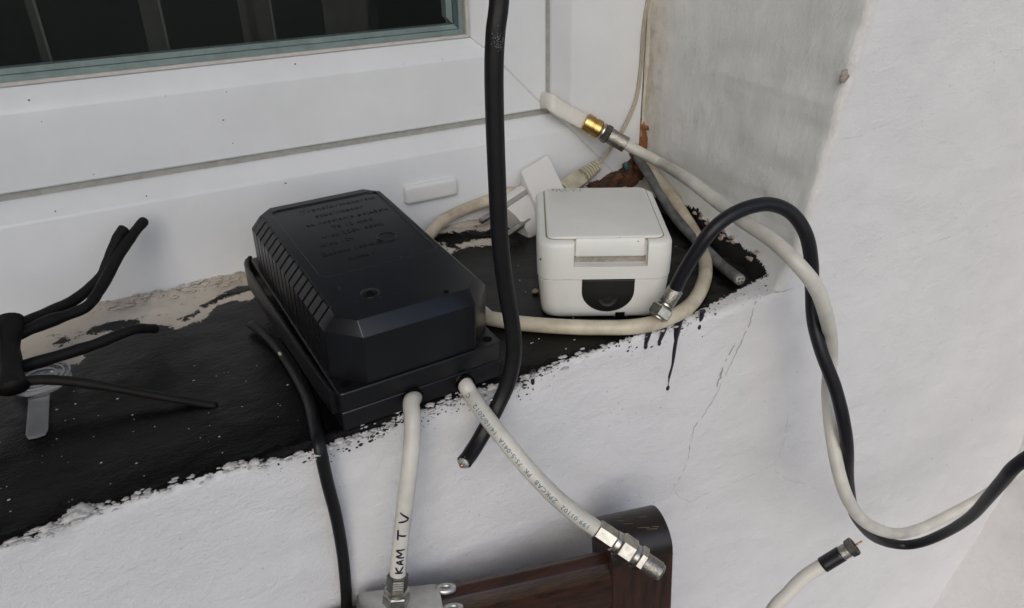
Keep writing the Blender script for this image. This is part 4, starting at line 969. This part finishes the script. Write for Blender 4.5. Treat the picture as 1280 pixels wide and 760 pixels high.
# slab (cap) whose face is towards the viewer
zc = .040
q0, q1, q3 = at(650.5, 213.5, 'd', .528), at(685, 192.5, 'd', .540), at(672, 262, 'd', .505)
e1 = (q1 - q0); e2 = (q3 - q0); q2 = q1 + e2; nrm = e1.cross(e2).normalized()
if nrm.dot(CAM - q0) < 0: nrm = -nrm
g = G()
c_ = (q0 + q2) / 2; u_ = e1.normalized(); v_ = (e2 - u_ * e2.dot(u_)).normalized(); hu, hv = e1.length / 2, e2.length / 2
def quadpt(s, t): return q0 + e1 * s + e2 * t
rings = []
for ins, dn in ((.02, -.0145), (0, -.0135), (0, -.0010), (.015, -.0002), (.04, 0)):
    rings.append([quadpt(s, t) + nrm * dn for s, t in rrect(ins, ins, 1 - ins, 1 - ins, .06, 4)])
g.loft(rings); autosmooth(mesh('cap', g.v, g.f, M['plug'], pg), 40)
# barrel running down-left from under the cap, with a groove and two pins
ba, bb = at(675, 248, 'd', .530), at(638, 273, 'd', .516); ax = (bb - ba).normalized(); L_ = (bb - ba).length
up = (e2 - ax * e2.dot(ax)).normalized(); sd2 = ax.cross(up)
if sd2.dot(CAM - ba) < 0: sd2 = -sd2
R_ = .0190
sec = []
for k in range(28):
    a = 2 * math.pi * k / 28; x, y = math.cos(a), math.sin(a)
    rr = R_ * (1 if abs(x) < .93 else 1); sec.append((x * R_, y * R_ * .62))
def BP(s, u, v): return ba + ax * s + up * u + sd2 * (v - .004)
g = G().loft([[BP(-.008, u, v) for u, v in sec], [BP(L_ - .0015, u, v) for u, v in sec], [BP(L_, u * .95, v * .93) for u, v in sec]]); autosmooth(mesh('barrel', g.v, g.f, M['plug'], pg), 40)
g = G().box(0, 0, 0, 1, 1, 1); g.v = [BP(.0015 + (L_ - .001) * v.x, -.0072 + .0034 * v.y, .0108 + .0017 * v.z) for v in g.v]; mesh('groove', g.v, g.f, M['gasket'], pg, smooth=False)
for (x0, y0, d0) in ((617, 266, .5185), (645, 286, .506)):
    p = at(x0, y0, 'd', d0); g = G(); lathe(g, p - ax * .012, ax, [(0, .0022), (.0235, .0022), (.0245, .0012)], 14); autosmooth(mesh('pin', g.v, g.f, M['nickel'], pg))

# ------------------------------------------------------------------ dark coated bracket at the left
br = thing('wire_bracket', 'black plastic coated bracket of bent prongs standing over the left of the sill', 'bracket', tuple(at(12, 440, 'd', .425)))
def prong(W, r, taper=1.0):
    path = waypoints(W, 10); n = len(path); rr = [r * (1 + (taper - 1) * i / (n - 1)) * (1 + .15 * noise.noise(q * 80) + .12 * noise.noise(q * 210)) for i, q in enumerate(path)]
    rr[-1] *= .82; rr[0] *= .9
    g = tube(path, rr, 14); mesh('prong', g.v, g.f, M['rack'], br)
prong([(-10, 432, 'd', .426), (12, 414, 'd', .428), (30, 404, 'd', .43), (60, 391, 'd', .436), (88, 378, 'd', .442), (110, 362, 'd', .446), (128, 343, 'd', .449), (139, 316, 'd', .452), (148, 296, 'd', .455), (156, 285, 'd', .457)], .0029)
prong([(-10, 440, 'd', .423), (12, 424, 'd', .424), (30, 415, 'd', .424), (60, 402, 'd', .427), (92, 391, 'd', .43), (110, 382, 'd', .432), (122, 366, 'd', .437), (136, 342, 'd', .444), (150, 316, 'd', .450), (166, 293, 'd', .456), (181, 275, 'd', .462)], .0030)
prong([(-10, 470, 'd', .416), (14, 462, 'd', .416), (40, 455, 'd', .416), (80, 443, 'd', .417), (120, 430, 'd', .419), (150, 418, 'd', .421), (172, 411, 'd', .424), (196, 411, 'd', .430)], .0029, .85)
prong([(-60, 497, 'd', .400), (-20, 490, 'd', .402), (14, 481, 'd', .402), (45, 475, 'd', .400), (80, 476, 'd', .396), (120, 481, 'd', .392), (170, 490, 'd', .386), (220, 499, 'd', .380), (271, 507.5, 'd', .373)], .0027, .62)
prong([(-80, 455, 'd', .41), (-40, 428, 'd', .414), (-12, 410, 'd', .418), (12, 405, 'd', .42)], .0032)
prong([(-90, 520, 'd', .39), (-40, 497, 'd', .398), (-5, 484, 'd', .402), (18, 476, 'd', .404)], .0034)
path = waypoints([(11, 400, 'd', .424), (12, 420, 'd', .418), (13, 445, 'd', .412), (15, 470, 'd', .404), (17, 486, 'd', .400)], 8)
g = G(); T, N = frames(path); rings = []
right = RM @ Vector((1, 0, 0))
for i, p in enumerate(path):
    t = T[i]; n_ = (right - t * right.dot(t)).normalized(); b_ = t.cross(n_); f = i / (len(path) - 1); wd = .0040 + .0026 * (2 * f - 1) ** 2 + .0008 * noise.noise(p * 120)
    rings.append([p + n_ * math.cos(a) * wd + b_ * math.sin(a) * .0052 for a in (2 * math.pi * k / 16 for k in range(16))])
g.loft(rings); mesh('clamp', g.v, g.f, M['rack'], br)
g = G(); lathe(g, Vector((path[-1].x - .03, path[-1].y + .002, 0.0)), Vector((0, 0, 1)), [(0, .012), (.002, .012), (.003, .005), (path[-1].z + .002, .0045)], 16); mesh('foot', g.v, g.f, M['rack'], br)

# ------------------------------------------------------------------ clear plastic cap with pull tab
cp = thing('plastic_cap', 'small clear plastic cap with pull tab lying on the black sill', 'cap', tuple(on_z(54, 478, .001)))
c0 = on_z(54, 479, .001); rr = (on_z(93, 472, .001) - c0).length * .93
g = G(); lathe(g, c0, Vector((0, 0, 1)), [(0, rr * .9), (.0008, rr), (.0040, rr), (.0052, rr * .97), (.0052, rr * .90), (.0036, rr * .88), (.0030, rr * .62), (.0038, rr * .58), (.0038, rr * .52), (.0030, rr * .48), (.0028, rr * .02)], 44); autosmooth(mesh('disc', g.v, g.f, M['clear'], cp), 40)
g = G()
for R2, h2 in ((rr * 1.005, .0046), (rr * .80, .0046), (rr * .55, .0042)):
    pp = [c0 + Vector((math.cos(2 * math.pi * k / 48) * R2, math.sin(2 * math.pi * k / 48) * R2, h2)) for k in range(49)]; tb_ = tube(pp, .00040, 8, cap=False); g.add(tb_.v, tb_.f)
mesh('rim', g.v, g.f, M['clearrim'], cp)
ta, tb2 = on_z(49, 496, .0015), on_z(46, 546, .0012); tx = (tb2 - ta); tn = Vector((-tx.y, tx.x, 0)).normalized() * (on_z(60, 500, .0015) - on_z(37, 500, .0015)).length / 2
g = G()
for h in (0,):
    L = []; n_ = 10
    out = [ta + tn, ta + tx * .5 + tn * .98, ta + tx * .9 + tn * .98, ta + tx + tn * .75, ta + tx * 1.015, ta + tx - tn * .75, ta + tx * .9 - tn * .98, ta + tx * .5 - tn * .98, ta - tn]
    g.loft([[q + Vector((0, 0, -.0005)) for q in out], [q + Vector((0, 0, .0006)) for q in out]])
bevel(mesh('pull_tab', g.v, g.f, M['cleartab'], cp, smooth=False), .0003)

# ------------------------------------------------------------------ loose crumbs as small things
def stone(px, py, s, label, m, z=.001, seed=1):
    g = G(); p = on_z(px, py, z); blob(g, (0, 0, 0), s, s * .8, s * .6, 2, .6, seed); o = mesh('plaster_chip', g.v, g.f, M[m]); o.location = p; tag(o, label, 'chip')
stone(669, 364, .0022, 'tiny brown plaster chip on the black sill left of the white junction box', 'crumbbrown', .0014, 4)
stone(318, 578, .0022, 'small white plaster chip on the sill edge left of the thin black cable', 'crumb', .0016, 9)

# ------------------------------------------------------------------ wooden chair in front of the wall
A = on_d(842, 691, .415); B = on_z(600, 746, A.z); ux = (B - A); ux.z = 0; ux.normalize(); dz = Vector((0, 0, 1)); dp = Vector((-ux.y, ux.x, 0))
if dp.y < 0: dp = -dp
ch = thing('wooden_chair', 'dark brown wooden chair with round-topped back post in front of the wall', 'chair', (A.x, A.y, FLOOR))
lean = Vector((0.045, -0.02, 0))
def CP(u, d, z): return A + ux * u + dp * d + dz * z + lean * (-z)
pw, pd = .0335, .030
def post(u0):
    prof = [(0, -.62)] + [(0, -.001)] + [(pd * (1 - math.cos(a)) * .5 + 0.0, .0135 * math.sin(a)) for a in (math.pi * k / 12 for k in range(1, 12))] + [(pd, -.001), (pd, -.62)]
    g = G().loft([[CP(u0, d, z) for d, z in prof], [CP(u0 + pw, d, z) for d, z in prof]])
    o = bevel(mesh('back_post', g.v, g.f, [M['woodv'], M['woodtop']], ch, smooth=False), .0007)
    for p_ in o.data.polygons:
        c = sum((o.data.vertices[i].co for i in p_.vertices), Vector()) / len(p_.vertices) + ROOT_LOC[ch.name]
        if len(p_.vertices) == 4 and c.z > A.z - .0005: p_.material_index = 1
    leg = [(u0 + .004, .003), (u0 + pw - .004, .003), (u0 + pw - .004, pd - .003), (u0 + .004, pd - .003)]
    zf2 = FLOOR - A.z
    g = G().loft([[CP(u, d, -.62) for u, d in leg], [A + ux * u + dp * (d + .02) + dz * zf2 + lean * .62 for u, d in leg]]); mesh('leg', g.v, g.f, M['woodv'], ch, smooth=False)
post(0); UW = .40; post(UW - pw)
prof = [(0.0006, -.030), (0.0006, -.0105), (.0012, -.0085), (.0040, -.0018), (.0085, .0006), (.0125, -.001), (.0135, -.004), (.0135, -.030)]
g = G().loft([[CP(pw - .001, d, z) for d, z in prof], [CP(UW - pw + .001, d, z) for d, z in prof]]); bevel(mesh('top_rail', g.v, g.f, M['wood'], ch, smooth=False), .0006)
g = G().box(0, 0, 0, 1, 1, 1); g.v = [CP(pw + (UW - 2 * pw) * v.x, .0022 + .008 * v.y, -.30 + .2705 * v.z) for v in g.v]; mesh('back_panel', g.v, g.f, M['wood'], ch, smooth=False)
g = G().box(0, 0, 0, 1, 1, 1); g.v = [CP(UW * v.x, -.36 + .385 * v.y, -.40 + .025 * v.z) for v in g.v]; bevel(mesh('seat', g.v, g.f, M['wood'], ch, smooth=False), .004)
for u in (.01, UW - .045):
    g = G().box(0, 0, 0, 1, 1, 1); z0_ = FLOOR - A.z; g.v = [A + ux * (u + .035 * v.x) + dp * (-.35 + .035 * v.y) + dz * (z0_ + (-.40 - z0_) * v.z) + lean * .4 for v in g.v]; mesh('leg', g.v, g.f, M['woodv'], ch, smooth=False)
g = G()
for i in range(9):
    u = random.uniform(.003, .028); d = random.uniform(.006, .020); a_ = math.acos(max(-1, min(1, 1 - 2 * d / pd))); z = .0135 * math.sin(a_)
    l = random.uniform(.002, .007); wdt = .00022
    def tp(uu, dd): aa = math.acos(max(-1, min(1, 1 - 2 * dd / pd))); return CP(uu, dd, .0135 * math.sin(aa) + .00035)
    g.add([tp(u, d), tp(u + l, d + .001), tp(u + l, d + .001 + wdt), tp(u, d + wdt * 1.5)], [(0, 1, 2, 3)])
o = mesh('scratch', g.v, g.f, M['scratch'], ch, smooth=False)
